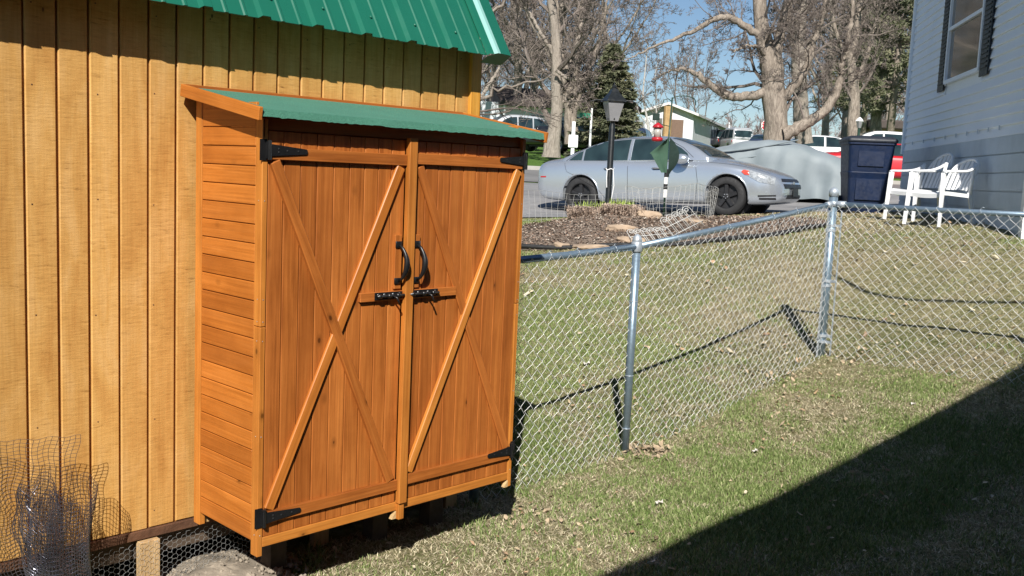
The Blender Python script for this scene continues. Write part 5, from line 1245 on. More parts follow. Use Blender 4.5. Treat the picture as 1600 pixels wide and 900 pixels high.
# white scalloped wire edging lying on its side
def edging(o_,u,vv,n_,lab):
    g=G(); u=Vector(u).normalized(); vv=Vector(vv).normalized(); o_=Vector(o_)
    for k in range(n_):
        c=o_+u*(.085*k); w_=.055; pts=[c+vv*0+u*-w_]+[c+u*(-w_*math.cos(a))+vv*(.24+.06*math.sin(a)) for a in [math.pi*q/8 for q in range(9)]]+[c+u*w_]
        g.tube(pts,.0036,5); g.tube([c+vv*(.255)+u*(.02*math.cos(a))*1.2+vv*(.02*math.sin(a)) for a in [2*math.pi*q/8 for q in range(9)]],.004,5)
    for s_ in (.05,.17): g.tube([o_+u*(-.06)+vv*s_,o_+u*(.085*n_)+vv*s_],.0045,5)
    return tag(g.build('wire_edging',M['edgewire'],smooth=True),lab,'garden edging')
q=at(1058,402,11.4); q.z=H(q.x,q.y)+.03
edging(q,(.62,.35,.30),(-.55,.1,.62),5,'white scalloped wire edging tipped up at the right of the bed')
q=at(1000,407,11.0); q.z=H(q.x,q.y)+.02
edging(q,(.9,.35,.10),(-.3,.6,.45),6,'white scalloped wire edging lying flat behind the middle fence post')

# added unseen cable, placed along sun rays to cast the curved bank shadow
P=[]
for px,py in ((1288,424),(1318,438),(1350,454),(1395,466),(1450,471),(1530,472),(1600,474),(1720,482),(1850,492)):
    d=ray(px,py); Y=8.5
    for _ in range(30): Y=Y+((H(d.x*Y,Y)-CAMZ)/d.z-Y)*.5
    P.append(Vector((d.x*Y,Y,H(d.x*Y,Y)))+SUN_DIR*5.2)
P=[P[0]+SUN_DIR*5,P[0]+SUN_DIR*1.5]+P
g=G(); g.tube(P,.024,8); tag(g.build('shadow_cable',M['black'],smooth=True),'unseen cable added high over the lawn to cast the curved shadow on the bank','cable')
# ------------------------------------------------------------------ trees
M['bark']=None
def barkmat(name,lo,hi,sc_=5):
    m,t,p=NM(name); v=coords(t,(1,1,.28)); n=noise(t,v,sc_,10,.78,1.6); c=ramp(t,n,[(.32,lo),(.5,tuple((a+b)/2 for a,b in zip(lo,hi))),(.68,hi)]); t.links.new(c,p.inputs['Base Color']); p.inputs['Roughness'].default_value=.95; p.inputs['Specular IOR Level'].default_value=.15
    bump(t,p,n,1.0,.06); M[name]=m
barkmat('oak_bark',(.10,.080,.065),(.47,.40,.33),7); barkmat('maple_bark',(.17,.145,.12),(.46,.40,.34),7); barkmat('twig_bark',(.10,.082,.072),(.29,.245,.215),2); barkmat('mauve_twigs',(.17,.135,.130),(.36,.295,.285),2)
barkmat('pale_bark',(.35,.33,.31),(.62,.60,.57))
m,t,p=NM('conifer_needles'); v=coords(t); n=noise(t,v,1.6,5,.7); c=ramp(t,n,[(.3,(.075,.085,.048)),(.5,(.135,.145,.080)),(.72,(.25,.235,.145))]); t.links.new(c,p.inputs['Base Color']); p.inputs['Roughness'].default_value=.8; M['needles']=m
def tubes(P,Rd,k):
    """P (n,p,3) centre lines, Rd (n,p) radii -> verts, quads"""
    n,p_,_=P.shape; T=np.empty_like(P); T[:,1:-1]=P[:,2:]-P[:,:-2]; T[:,0]=P[:,1]-P[:,0]; T[:,-1]=P[:,-1]-P[:,-2]; T/=np.linalg.norm(T,axis=2,keepdims=True)+1e-9
    ref=np.where(np.abs(T[:,:1,2:3])>.9,np.array([1.,0,0]),np.array([0,0,1.])); A=np.cross(T,np.broadcast_to(ref,T.shape)); A/=np.linalg.norm(A,axis=2,keepdims=True)+1e-9; B=np.cross(T,A)
    an=np.arange(k)*2*np.pi/k; V=P[:,:,None,:]+(A[:,:,None,:]*np.cos(an)[None,None,:,None]+B[:,:,None,:]*np.sin(an)[None,None,:,None])*Rd[:,:,None,None]
    idx=np.arange(n*p_*k).reshape(n,p_,k); a=idx[:,:-1]; b=idx[:,1:]; F=np.stack([a,np.roll(a,-1,2),np.roll(b,-1,2),b],3).reshape(-1,4); return V.reshape(-1,3),F
def branch(P,Rd,nc,r,tmin,lr,ang,seg,gn,up,rr_=.55,tipr=.25,minlen=0,down=0):
    """grow nc children on each parent centre line"""
    n,p_,_=P.shape; L=np.linalg.norm(np.diff(P,axis=1),axis=2).sum(1)
    t_=(r.random((n,nc))*(1-tmin)+tmin); s=t_*(p_-1); i=np.minimum(s.astype(int),p_-2); f=(s-i)[...,None]; ii=np.arange(n)[:,None]
    base=P[ii,i]*(1-f)+P[ii,i+1]*f; d=P[ii,i+1]-P[ii,i]; d/=np.linalg.norm(d,axis=2,keepdims=True)+1e-9; br=(Rd[ii,i]*(1-f[...,0])+Rd[ii,i+1]*f[...,0])
    rv=r.normal(0,1,d.shape); rv-=d*(rv*d).sum(2,keepdims=True); rv/=np.linalg.norm(rv,axis=2,keepdims=True)+1e-9
    a=np.radians(r.uniform(ang[0],ang[1],(n,nc)))[...,None]; nd=d*np.cos(a)+rv*np.sin(a); nd[...,2]+=up; nd/=np.linalg.norm(nd,axis=2,keepdims=True)
    ln=L[:,None]*r.uniform(lr[0],lr[1],(n,nc))*(1.15-.75*t_); base=base.reshape(-1,3); nd=nd.reshape(-1,3); ln=ln.reshape(-1); br=br.reshape(-1)
    m_=len(base); Q=np.empty((m_,seg+1,3)); Q[:,0]=base; cur=nd.copy()
    for q in range(seg):
        cur=cur+r.normal(0,gn,cur.shape); cur[:,2]+=up*.35-down; cur/=np.linalg.norm(cur,axis=1,keepdims=True); Q[:,q+1]=Q[:,q]+cur*(ln/seg)[:,None]
    r0=br*rr_; tt=np.linspace(0,1,seg+1)[None]; Rn=r0[:,None]*(1-tt*(1-tipr)); return Q,Rn
def resample(pts,n,wob,r):
    pts=np.array(pts,float); d=np.r_[0,np.cumsum(np.linalg.norm(np.diff(pts[:,:3],axis=0),axis=1))]; s=np.linspace(0,d[-1],n); out=np.stack([np.interp(s,d,pts[:,k]) for k in range(pts.shape[1])],1)
    k_=np.array([.25,.5,.25]); 
    for _ in range(2): out[1:-1]=.25*out[:-2]+.5*out[1:-1]+.25*out[2:]
    out[1:-1,:3]+=r.normal(0,wob,(n-2,3)); return out
def tree_parts(limbs,seed,levels,minr=.005,base=None):
    """limbs: lists of (x,y,z,r). returns (trunk mesh, crown mesh) data"""
    r=np.random.default_rng(seed); n=40; limbs=[[(q_[0],q_[1],q_[2],q_[3]*(.88 if li_==0 else .70)) for q_ in l_] for li_,l_ in enumerate(limbs)]; LP=np.stack([resample(l,n,.0 if i==0 else .02,r) for i,l in enumerate(limbs)]); P,Rd=LP[:,:,:3],LP[:,:,3]
    if base is not None: P=P-np.array(base)
    tv,tf=tubes(P,Rd,16); cen=np.repeat(P.reshape(-1,3),16,0); dv_=tv-cen; tv=cen+dv_*(1+.12*(r.random(len(tv))-.5)+.06*np.sin(tv[:,2]*3.1+dv_[:,0]*9/(Rd.max()))[...])[:,None]; 
    cv=[];cf=[];off=0
    for li,(nc,tmin,lr,ang,seg,gn,up,rr_,k,down) in enumerate(levels):
        P,Rd=branch(P,Rd,nc,r,tmin,lr,ang,seg,gn,up,rr_,down=down); Rd=np.maximum(Rd,minr*(1-.0)); V,F=tubes(P,Rd,k); cv.append(V); cf.append(F+off); off+=len(V)
    return tv,tf,np.concatenate(cv),np.concatenate(cf)
def tree(name,label,cat,limbs,seed,levels,barkm,twigm,minr=.006,group=None):
    base=limbs[0][0][:3]; tv,tf,cv,cf=tree_parts(limbs,seed,levels,minr,base)
    t_=thing(name,label,cat,base,0,group); meshobj('trunk',tv,tf,M[barkm],t_,smooth=True); c=meshobj('crown',cv,cf,M[twigm],t_); tag(c,kind='stuff'); return t_
def PL(pts,Y,dy=0):   # limb from sight lines at distance Y (px,py,radius[,dY])
    out=[]
    for q in pts:
        v_=at(q[0],q[1],Y+(q[3] if len(q)>3 else 0)); out.append((v_.x,v_.y,v_.z,q[2]))
    return out
LV=[(9,.18,(.35,.65),(30,65),9,.16,.10,.28,5,0),(8,.15,(.30,.55),(30,60),7,.20,.06,.5,4,0),(8,.12,(.30,.55),(25,60),5,.24,.05,.55,3,0),(5,.15,(.3,.6),(25,60),3,.25,.03,.6,3,0)]
# big oak: trunk forks above a low sweeping limb
oak=[PL([(1216,262,.62),(1214,225,.50),(1212,185,.44),(1210,150,.42),(1204,110,.34),(1196,70,.30),(1188,30,.26),(1186,-20,.22),(1180,-90,.15),(1170,-160,.06)],32),
 PL([(1212,160,.34),(1216,130,.30),(1212,85,.26),(1222,40,.22),(1232,0,.20),(1248,-60,.14),(1262,-120,.06)],32),
 PL([(1204,140,.26),(1185,148,.21),(1150,152,.19),(1128,147,.17),(1108,130,.145),(1085,112,.11),(1060,106,.07),(1030,118,.03)],32),
 PL([(1196,60,.20),(1180,52,.18),(1160,38,.16),(1140,26,.14),(1118,28,.125),(1085,48,.10),(1050,62,.075),(1010,78,.05),(975,95,.02)],32),
 PL([(1222,212,.30),(1245,203,.27),(1268,190,.25),(1290,172,.22),(1305,150,.20),(1314,120,.17),(1318,80,.14),(1330,40,.11),(1336,-20,.07)],31.6),
 PL([(1216,158,.24),(1232,146,.21),(1248,128,.18),(1262,100,.16),(1270,70,.14),(1284,30,.12),(1296,-20,.09),(1304,-80,.05)],32),
 PL([(1202,95,.15),(1185,72,.06,-.4),(1165,72,.05,-.8),(1145,80,.03,-1.2)],32)]
tree('oak_tree','large bare oak with forked trunk and a low limb sweeping right','tree',oak,11,[(14,.10,(.25,.48),(35,75),9,.20,.02,.20,5,0),(9,.15,(.28,.5),(30,65),7,.24,.02,.5,4,0),(9,.12,(.30,.5),(25,60),5,.28,.0,.55,3,0),(4,.15,(.3,.6),(25,60),3,.28,.0,.6,3,0)],'oak_bark','twig_bark',.0042)
# leaning tree at the left with pale lower trunk
lt=[PL([(861,246,.40),(862,225,.31),(867,200,.27),(871,170,.25),(870,120,.24),(870,70,.21),(864,20,.18),(857,-30,.14),(852,-90,.08)],36),
 PL([(872,150,.17),(885,110,.14),(900,70,.12),(915,20,.09),(930,-40,.05)],36),PL([(871,165,.12),(893,150,.09),(915,140,.07),(940,138,.03)],36),PL([(869,90,.13),(850,60,.10),(830,25,.08),(805,-20,.04)],36),
 PL([(869,110,.09),(885,122,.07),(905,125,.05),(935,118,.03)],35.5)]
tree('maple_tree','bare tree with pale leaning trunk on the far grass strip','tree',lt,12,[(11,.10,(.3,.6),(35,75),9,.18,.02,.5,5,0)]+LV[1:],'maple_bark','twig_bark',.007)
lt2=[PL([(893,225,.40),(892,190,.34),(891,150,.30),(896,100,.25),(905,50,.2),(912,0,.15),(920,-60,.08)],44),PL([(893,190,.24),(880,140,.2),(878,90,.16),(872,30,.12),(868,-40,.06)],44),PL([(893,185,.2),(908,140,.16),(925,100,.13),(940,50,.09),(950,-10,.05)],44)]
tree('bare_tree','thick bare multi stemmed tree just behind the leaning tree','tree',lt2,13,LV,'oak_bark','twig_bark',.008)
o2=[PL([(1256,225,.38),(1253,190,.34),(1250,150,.32),(1248,110,.30),(1246,70,.26),(1254,20,.2),(1262,-40,.13),(1270,-100,.07)],37),PL([(1250,120,.2),(1262,80,.16),(1280,40,.13),(1300,0,.09),(1320,-50,.05)],37),PL([(1249,105,.18),(1236,60,.14),(1232,10,.1),(1222,-50,.05)],37)]
tree('bare_tree','bare tree with thick pale trunk directly behind the oak','tree',o2,14,LV,'maple_bark','twig_bark',.008)
# right hand trees in front of the house corner
for (x0,Y,sd_,lab) in ((1333,46,15,'bare tree rising behind the white suv'),(1368,52,16,'bare tree just left of the white house corner')):
    l=[PL([(x0,225,.35),(x0+2,150,.28),(x0-4,90,.24),(x0+8,30,.18),(x0+14,-50,.1)],Y),PL([(x0,140,.2),(x0+22,90,.15),(x0+34,40,.11),(x0+44,-30,.06)],Y),PL([(x0,110,.18),(x0-24,60,.13),(x0-36,10,.1),(x0-44,-40,.05)],Y)]
    tree('bare_tree',lab,'tree',l,sd_,LV,'oak_bark','twig_bark',.010)
# tree behind the shed whose outer branches reach over the street view
q=[(-2.9,10.6,H(-2.9,10.6)-.1,.22),(-2.85,10.6,1.8,.17),(-2.7,10.7,3.2,.14),(-2.4,10.8,4.6,.10),(-2.1,10.9,6.4,.05)]
l=[q,PL([(560,230,.07),(680,190,.05),(760,150,.028),(800,133,.018),(855,122,.009),(890,118,.004)],10.9),PL([(520,120,.07),(660,60,.05),(760,20,.03),(830,-30,.015)],10.9),[(-2.6,10.7,3.6,.08),(-3.4,10.9,4.6,.05),(-4.0,11.2,5.6,.02)]]
tree('young_tree','small bare tree behind the shed with thin twigs poking past its wall','tree',l,17,[(7,.25,(.3,.6),(30,60),7,.18,.02,.5,5,0),(6,.2,(.3,.55),(30,60),5,.2,.0,.55,3,0),(4,.2,(.3,.55),(30,60),3,.2,.0,.6,3,0)],'maple_bark','twig_bark',.003)
# white barked small trees by the far white home
for (x0,Y,sd_,lab) in ((1012,60,18,'small pale barked tree at the left of the far white home'),(1062,88,19,'slender bare tree behind the roof of the far white home'),(1090,92,20,'slender bare tree behind the right part of the far white home')):
    s_=.10 if Y>80 else .09
    l=[PL([(x0+6,232,s_),(x0,190,s_*.8),(x0-8,150,s_*.7),(x0-4,110,s_*.5),(x0,70,s_*.25)],Y),PL([(x0+6,222,s_*.7),(x0+14,170,s_*.6),(x0+12,120,s_*.4),(x0+18,80,s_*.2)],Y),PL([(x0+2,200,s_*.6),(x0-14,175,s_*.45),(x0-24,140,s_*.3),(x0-26,110,s_*.15)],Y)]
    tree('young_tree',lab,'tree',l,sd_,[(8,.2,(.3,.6),(20,50),7,.14,.08,.5,4,0),(7,.15,(.3,.6),(20,50),5,.16,.06,.6,3,0),(5,.15,(.3,.6),(20,50),3,.16,.05,.6,3,0)],'pale_bark' if Y==60 else 'twig_bark','twig_bark',.012)
# background trees: four crowns shared by many separate trees
protos=[]
for k in range(4):
    r=random.Random(100+k); hgt=15; lim=[[(0,0,0,.30),(r.uniform(-.3,.3),0,4,.24),(r.uniform(-.6,.6),r.uniform(-.4,.4),8,.17),(r.uniform(-1,1),0,12,.09),(0,0,hgt,.03)]]
    for b in range(5):
        a=b*1.256+r.random(); z0_=2.5+b*1.3; ln=r.uniform(3.5,5.5); lim.append([(0,0,z0_,.16),(math.cos(a)*ln*.4,math.sin(a)*ln*.4,z0_+ln*.45,.11),(math.cos(a)*ln*.75,math.sin(a)*ln*.75,z0_+ln*1.0,.07),(math.cos(a)*ln,math.sin(a)*ln,z0_+ln*1.6,.02)])
    tv,tf,cv,cf=tree_parts(lim,200+k,[(8,.15,(.3,.6),(30,65),7,.16,.06,.36,4,0),(8,.12,(.3,.55),(30,60),5,.2,.05,.5,3,0),(7,.1,(.35,.6),(25,60),4,.22,.03,.6,3,0),(3,.15,(.35,.6),(25,60),2,.22,.02,.6,3,0)],.009)
    a=meshobj('trunk',tv,tf,M['maple_bark'],None,True); b=meshobj('crown',cv,cf,M['mauve_twigs' if k%2 else 'twig_bark']); protos.append((a.data,b.data)); bpy.data.objects.remove(a); bpy.data.objects.remove(b)
r=random.Random(77); spots=[]
for (px0,px1,Ymin,Ymax,n_,smin,smax) in ((690,945,54,72,8,.85,1.25),(1285,1430,58,80,6,.85,1.2),(720,960,78,100,6,.8,1.1),(1270,1450,84,110,5,.7,.95)):
    for i in range(n_): spots.append((px0+(px1-px0)*(i+r.uniform(.1,.9))/n_, r.uniform(Ymin,Ymax), r.uniform(smin,smax)))
adj=['slim','spreading','tall','crooked','dense','thin','wide','leaning']
ORD='first second third fourth fifth sixth seventh eighth ninth tenth eleventh twelfth thirteenth fourteenth fifteenth sixteenth'.split(); spots.sort(); cnt={}
for i,(px,Y,s_) in enumerate(spots):
    d_=ray(px,200)*Y; side='left of the spruce' if px<940 else 'behind the spruce' if px<1020 else 'between the oak and the white house'
    cnt[side]=cnt.get(side,0)+1; tr=thing('bare_tree',ORD[cnt[side]-1]+' from left of the bare background trees '+side.replace('between the oak and the white house','right of the oak'),'tree',(d_.x,Y,H(d_.x,Y)-.1),r.uniform(0,6.28),'bare background trees '+side); tr.scale=(s_,s_,s_*r.uniform(.85,1.1))
    a,b=protos[i%4]
    for nm,dt in (('trunk',a),('crown',b)):
        o=bpy.data.objects.new(nm,dt); C.objects.link(o); o.parent=tr
        if nm=='crown': o['kind']='stuff'
# far wood that closes the horizon, one mass
r=np.random.default_rng(9); n=420; x=r.uniform(-70,110,n); y=r.uniform(125,165,n); zb=HH(x,np.full(n,125.))-1; h=r.uniform(3.5,6.5,n)
P=np.stack([np.stack([x,y,zb],1),np.stack([x+r.normal(0,.4,n),y,zb+h*.5],1),np.stack([x+r.normal(0,.8,n),y,zb+h],1)],1); Rd=np.tile([.16,.10,.03],(n,1)); vs,fs=tubes(P,Rd,4); VV=[vs];FF=[fs];off=len(vs)
for (nc,tmin,lr,ang,seg,gn,up,rr_,k) in ((12,.2,(.3,.6),(20,60),3,.15,.1,.5,3),(12,.1,(.35,.6),(20,60),2,.2,.05,.6,3)):
    P,Rd=branch(P,Rd,nc,r,tmin,lr,ang,seg,gn,up,rr_); Rd=np.maximum(Rd,.022); vs,fs=tubes(P,Rd,k); VV.append(vs); FF.append(fs+off); off+=len(vs)
o=meshobj('far_wood',np.concatenate(VV),np.concatenate(FF),M['mauve_twigs']); tag(o,'distant brown and mauve bare wood along the horizon','wood',kind='stuff')

# ------------------------------------------------------------------ conifers
def needles(n,fn,seed,size,drop=.3):
    r=np.random.default_rng(seed); c,d=fn(r,n); n=len(c); d=d+r.normal(0,.35,d.shape); d[:,2]-=drop*.3; d/=np.linalg.norm(d,axis=1)[:,None]; e=np.cross(d,r.normal(0,1,d.shape)); e/=np.linalg.norm(e,axis=1)[:,None]
    s=(size*r.uniform(.5,1.4,n))[:,None]; V=np.stack([c-e*s*.22,c+e*s*.22,c+d*s],1).reshape(-1,3); return V,np.arange(n*3).reshape(-1,3)
def spruce(px,py,Y,h,rad,label,seed,nb=230,pn=150):
    q=at(px,py,Y); bz0=H(q.x,Y)-.1; t_=thing('spruce_tree',label,'tree',(q.x,Y,bz0),0); g=G(); g.tube([(0,0,0),(0,0,h*.5),(.05,0,h)],[.2,.12,.02],8); g.build('trunk',M['oak_bark'],t_,smooth=True)
    r=np.random.default_rng(seed); z=h*(.06+.94*r.random(nb)**1.15); a=r.uniform(0,6.28,nb); L=rad*(1-z/h)**.75*r.uniform(.7,1.12,nb)+.12
    D=np.stack([np.cos(a),np.sin(a),np.full(nb,-.12)],1); P=np.stack([np.stack([0*a,0*a,z],1)+D*(L*f)[:,None]+np.array([0,0,1])*(.16*L*(f**2.2)-.20*L*f)[:,None] for f in np.linspace(0,1,6)],1)
    Rd=np.tile(np.linspace(.03,.008,6),(nb,1)); bv,bf=tubes(P,Rd,3); meshobj('branches',bv,bf,M['twig_bark'],t_)['kind']='stuff'
    def fn(r,n):
        i=r.integers(0,nb,n); f=r.random(n)**.7; s=f*5; j=np.minimum(s.astype(int),4); w_=(s-j)[:,None]; c=P[i,j]*(1-w_)+P[i,j+1]*w_; dd=P[i,j+1]-P[i,j]; dd/=np.linalg.norm(dd,axis=1)[:,None]
        sd=np.cross(dd,[0,0,1])*r.choice([-1,1],n)[:,None]; off=sd*(r.random(n)*.30*(1-f*.6)*L[i]*.8)[:,None]; c=c+off; c[:,2]-=r.random(n)*.10; return c,dd*.7+sd*.6
    V,F=needles(nb*pn,fn,seed+1,.16); o=meshobj('needles',V,F,M['needles'],t_); o['kind']='stuff'; return t_
spruce(950,228,42,5.0,1.9,'grey green spruce tree behind the black lamp lantern',31,260,170)
def pine(px,py,Y,h,label,seed,z0f=.3,rad=3.0):
    q=at(px,py,Y); bz0=H(q.x,Y)-.1; t_=thing('pine_tree',label,'tree',(q.x,Y,bz0),0,None); g=G(); g.tube([(0,0,0),(.1,0,h*.5),(.0,0,h)],[.24,.16,.03],8); g.build('trunk',M['oak_bark'],t_,smooth=True)
    r=np.random.default_rng(seed); nb=90; z=h*(z0f+(1-z0f)*r.random(nb)); a=r.uniform(0,6.28,nb); L=rad*(1-.75*(z/h-z0f)/(1-z0f))*r.uniform(.5,1.1,nb)
    P=np.stack([np.stack([0*a,0*a,z],1)+np.stack([np.cos(a),np.sin(a),.15*np.sin(a*3)],1)*(L*f)[:,None] for f in np.linspace(0,1,5)],1); P[:,1:]+=r.normal(0,.08,P[:,1:].shape); Rd=np.tile(np.linspace(.05,.015,5),(nb,1)); bv,bf=tubes(P,Rd,3); meshobj('branches',bv,bf,M['twig_bark'],t_)['kind']='stuff'
    cl=P[np.repeat(np.arange(nb),5),r.integers(2,5,nb*5)]+r.normal(0,.25,(nb*5,3))
    def fn(r,n): i=r.integers(0,len(cl),n); d=r.normal(0,1,(n,3)); d/=np.linalg.norm(d,axis=1)[:,None]; return cl[i]+d*r.uniform(.02,.30,(n,1))*[1,1,.6],d
    V,F=needles(26000,fn,seed+1,.17,0); o=meshobj('needles',V,F,M['needles'],t_); o['kind']='stuff'; return t_
pine(1388,225,50,11,'olive green pine partly hidden behind the white house corner',41,.28,3.4)
pine(1345,225,60,12,'olive pine standing behind the bare tree near the white suv',42,.30,3.2)

# ------------------------------------------------------------------ far homes and signs
M['farwhite']=plain('far_white_siding',(.66,.68,.72),.6,var=.04,scale=1.5); M['roofpale']=plain('pale_metal_roof',(.62,.60,.60),.5,var=.08); M['darkroof']=plain('dark_shingles',(.07,.055,.05),.9,var=.2); M['brownwood']=plain('brown_door_wood',(.16,.10,.07),.7)
yw=R(52); fz=H(11.2,66); fh=thing('mobile_home','far white mobile home with low gable roof and porch door','house',(11.2,66,fz),0)
def fhf(x,y,z): return Vector((x,y,z))
A0=at(1005,228,66); A1=at(1081,228,66); A2=at(1139,214,84)
gy_=(A1-A0); gy_.z=0; wl2=(A2-A1); wl2.z=0; ln2=wl2.length; wl2.normalize(); glen=gy_.length; gd=gy_.normalized(); b0=Vector((A0.x,A0.y,0))-Vector((11.2,66,0)); b0.z=0
zt=at(1081,175,66).z-fz; zp=at(1042,162,66).z-fz; B=lambda u,v_,z: b0+gd*u+wl2*v_+Z_*z
g=G(); g.add([B(0,0,-1),B(glen,0,-1),B(glen,0,zt),B(glen/2,0,zp),B(0,0,zt),B(0,ln2,-1),B(glen,ln2,-1),B(glen,ln2,zt),B(glen/2,ln2,zp),B(0,ln2,zt)],[(0,1,2,3,4),(9,8,7,6,5),(1,6,7,2),(0,4,9,5)]); g.build('wall',M['farwhite'],fh)
g=G(); o_=.35
for (ua,ub,za,zb) in ((-.4,glen/2,zt-.12,zp+.08),(glen+.4,glen/2,zt-.12,zp+.08)):
    g.add([B(ua,-.5,za),B(ub,-.5,zb),B(ub,ln2+.3,zb),B(ua,ln2+.3,za),B(ua,-.5,za-.16),B(ub,-.5,zb-.16),B(ub,ln2+.3,zb-.16),B(ua,ln2+.3,za-.16)],[(0,1,2,3),(7,6,5,4),(0,4,5,1),(2,6,7,3),(0,3,7,4)])
g.build('roof',M['roofpale'],fh)
g=G(); g.add([B(glen*.55,-.06,0),B(glen*.80,-.06,0),B(glen*.80,-.06,zt*.78),B(glen*.55,-.06,zt*.78),B(glen*.55,-.01,0),B(glen*.80,-.01,0),B(glen*.80,-.01,zt*.78),B(glen*.55,-.01,zt*.78)],[(0,1,2,3),(0,4,5,1),(1,5,6,2),(2,6,7,3),(3,7,4,0)]); g.build('door',M['brownwood'],fh)
g=G(); g.add([B(glen*.24,-.05,zt*.4),B(glen*.36,-.05,zt*.4),B(glen*.36,-.05,zt*.80),B(glen*.24,-.05,zt*.80),B(glen*.24,-.01,zt*.4),B(glen*.36,-.01,zt*.4),B(glen*.36,-.01,zt*.8),B(glen*.24,-.01,zt*.8)],[(0,1,2,3),(0,4,5,1),(1,5,6,2),(2,6,7,3),(3,7,4,0)]); g.build('window',M['wglass'],fh)
g=G(); g.tube([B(glen*.50,-.5,-1),B(glen*.50,-.5,zp-.2)],.28,8); tag(g.build('porch_post',M['palewood'],fh))
for f0,f1,lo_ in ((.44,.50,.30),(.52,.56,.05),(.62,.68,.30),(.74,.82,.05),(.90,.95,.35)):
    g=G(); v0,v1=ln2*f0,ln2*f1; g.add([B(glen+.03,v0,zt*lo_),B(glen+.03,v1,zt*lo_),B(glen+.03,v1,zt*.85),B(glen+.03,v0,zt*.85)]+[B(glen+.001,v0,zt*lo_),B(glen+.001,v1,zt*lo_),B(glen+.001,v1,zt*.85),B(glen+.001,v0,zt*.85)],[(0,1,2,3),(0,4,5,1),(1,5,6,2),(2,6,7,3),(3,7,4,0)]); g.build('window',M['dark_blue_paintwork'],fh)
g=G()
for k in range(14): c=B(glen+1.3,ln2*.45+k*.5,.45); g.box(c,(.06,.06,.9))
c0,c1=B(glen+1.3,ln2*.45,.9),B(glen+1.3,ln2*.45+6.5,.9); g.tube([c0,c1],.05,5); g.tube([B(glen+1.3,ln2*.45,.9),B(glen+1.3,ln2*.45,zt-.1)],.06,5); tag(g.build('porch_railing',M['white'],fh),kind='stuff')
# house with dark roof at far left
q=at(835,225,62); hz_=H(q.x,62); dh=thing('far_house','low far house with dark roof behind the silver suv','house',(q.x,62,hz_),R(10))
g=G(); g.box((0,3,1.2),(8,6,2.6)); g.build('wall',M['farwhite'],dh); g=G(); g.prism([(-.8,2.3),(-.8,2.55),(3,3.7),(6.8,2.55),(6.8,2.3)],lambda u,v_,d: Vector((d,u,v_)),-2.4,6.6); g.build('roof',M['darkroof'],dh)
g=G(); g.tube([(-2.1,-.6,0),(-2.1,-.6,2.4)],.07,6); g.build('porch_post',M['white'],dh)
g=G(); g.box((.4,-.02,1.3),(1.4,.06,1.0)); g.build('window',M['wglass'],dh)
# small dark roofed box at the far right, above the white suv
q=at(1393,192,60); o=thing('far_house','dark roofed hut top seen above the white suv','house',(q.x,60,H(q.x,60)),0); zz=at(1393,203,60).z-o.location.z; zt_=at(1393,188,60).z-o.location.z
g=G(); g.box((0,1.5,zz/2),(2.2,3,zz)); g.build('wall',M['palewood'],o); g=G(); g.box((0,1.5,(zz+zt_)/2),(2.9,3.6,zt_-zz),bev=.1); g.build('roof',M['darkroof'],o)
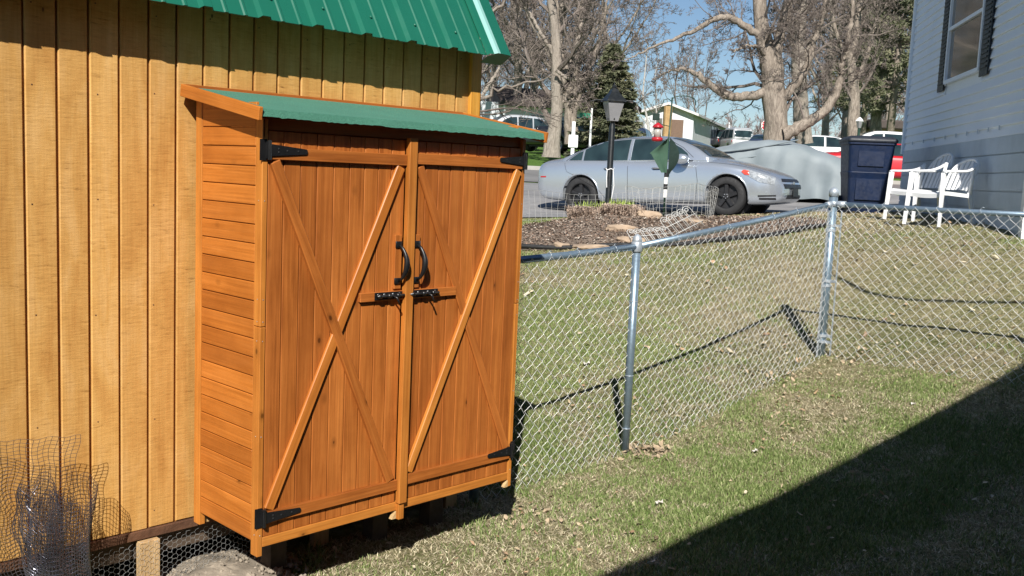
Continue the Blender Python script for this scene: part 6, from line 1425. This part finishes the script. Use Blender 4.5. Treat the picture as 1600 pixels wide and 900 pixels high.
# signs
M['signwhite']=plain('white_sign_board',(.86,.86,.86),.5,var=.02); M['streetgreen']=plain('green_street_sign',(.01,.16,.09),.4,var=.05); M['stopred']=plain('stop_sign_red',(.52,.02,.035),.4,var=.05)
q=at(894,243,33); sgz=H(q.x,33); zt_=at(896,190,33).z-sgz; s=thing('mailbox_post','white post with square white board on the far grass strip','sign',(q.x,33,sgz),R(5))
g=G(); g.box((0,0,zt_/2-.1),(.115,.10,zt_+.2),bev=.01); g.build('post',M['signwhite'],s); zc=at(896,221,33).z-sgz; g=G(); g.box((0,-.075,zc),(.32,.04,.42),bev=.02); g.build('board',M['signwhite'],s)
q=at(921,240,40); sgz=H(q.x,40); zt_=at(921,169,40).z-sgz; s=thing('street_sign','tall white pole with green street name sign left of the spruce','sign',(q.x,40,sgz),0)
g=G(); g.tube([(0,0,-.1),(0,0,zt_)],.045,8); g.build('pole',M['signwhite'],s); zc=at(912,180,40).z-sgz; g=G(); g.box((-.26,-.02,zc),(.44,.02,.18)); bo=g.build('sign_blade',M['streetgreen'],s)
q=at(1196,235,58); sgz=H(q.x,58); zc=at(1196,196,58).z-sgz; s=thing('stop_sign','red octagonal stop sign peeking out left of the oak trunk','stop sign',(q.x,58,sgz),R(-6))
g=G(); g.tube([(0,.03,-.1),(0,.03,zc+.3)],.04,6); g.build('pole',M['galv'],s)
g=G(); rr_=.36; g.prism([(rr_*math.cos(R(22.5+45*k)),rr_*math.sin(R(22.5+45*k))) for k in range(8)],lambda u,v_,d: Vector((u,d,v_+zc)),-.004,.0); g.build('sign_border',M['signwhite'],s)
g=G(); rr_=.33; g.prism([(rr_*math.cos(R(22.5+45*k)),rr_*math.sin(R(22.5+45*k))) for k in range(8)],lambda u,v_,d: Vector((u,d,v_+zc)),-.010,-.005); g.build('sign_face',M['stopred'],s)
cu=bpy.data.curves.new('lettering','FONT'); cu.body='STOP'; cu.size=.30; cu.align_x='CENTER'; cu.align_y='CENTER'; cu.extrude=.002; to=bpy.data.objects.new('lettering',cu); C.objects.link(to); me=evalmesh(to); bpy.data.objects.remove(to)
to=bpy.data.objects.new('lettering',me); me.materials.append(M['signwhite']); C.objects.link(to); to.parent=s; to.location=(0,-.014,zc); to.rotation_euler=(math.pi/2,0,0)
# yard lamp far right
q=at(1341,215,36); sgz=H(q.x,36); zt_=at(1341,186,36).z-sgz; s=thing('lamp_post','white topped yard lamp standing behind the white suv','lamp',(q.x,36,sgz),0)
g=G(); g.tube([(0,0,-.1),(0,0,zt_-.3)],.05,8); g.build('post',M['greenmetal'],s); g=G(); g.lathe([(.07,zt_-.32),(.13,zt_-.08),(.13,zt_-.07)],(0,0,0),6); g.build('lantern',M['frost'],s); g=G(); g.lathe([(.15,zt_-.08),(.09,zt_+.01),(.02,zt_+.07)],(0,0,0),6); g.build('lantern_cap',M['signwhite'],s)
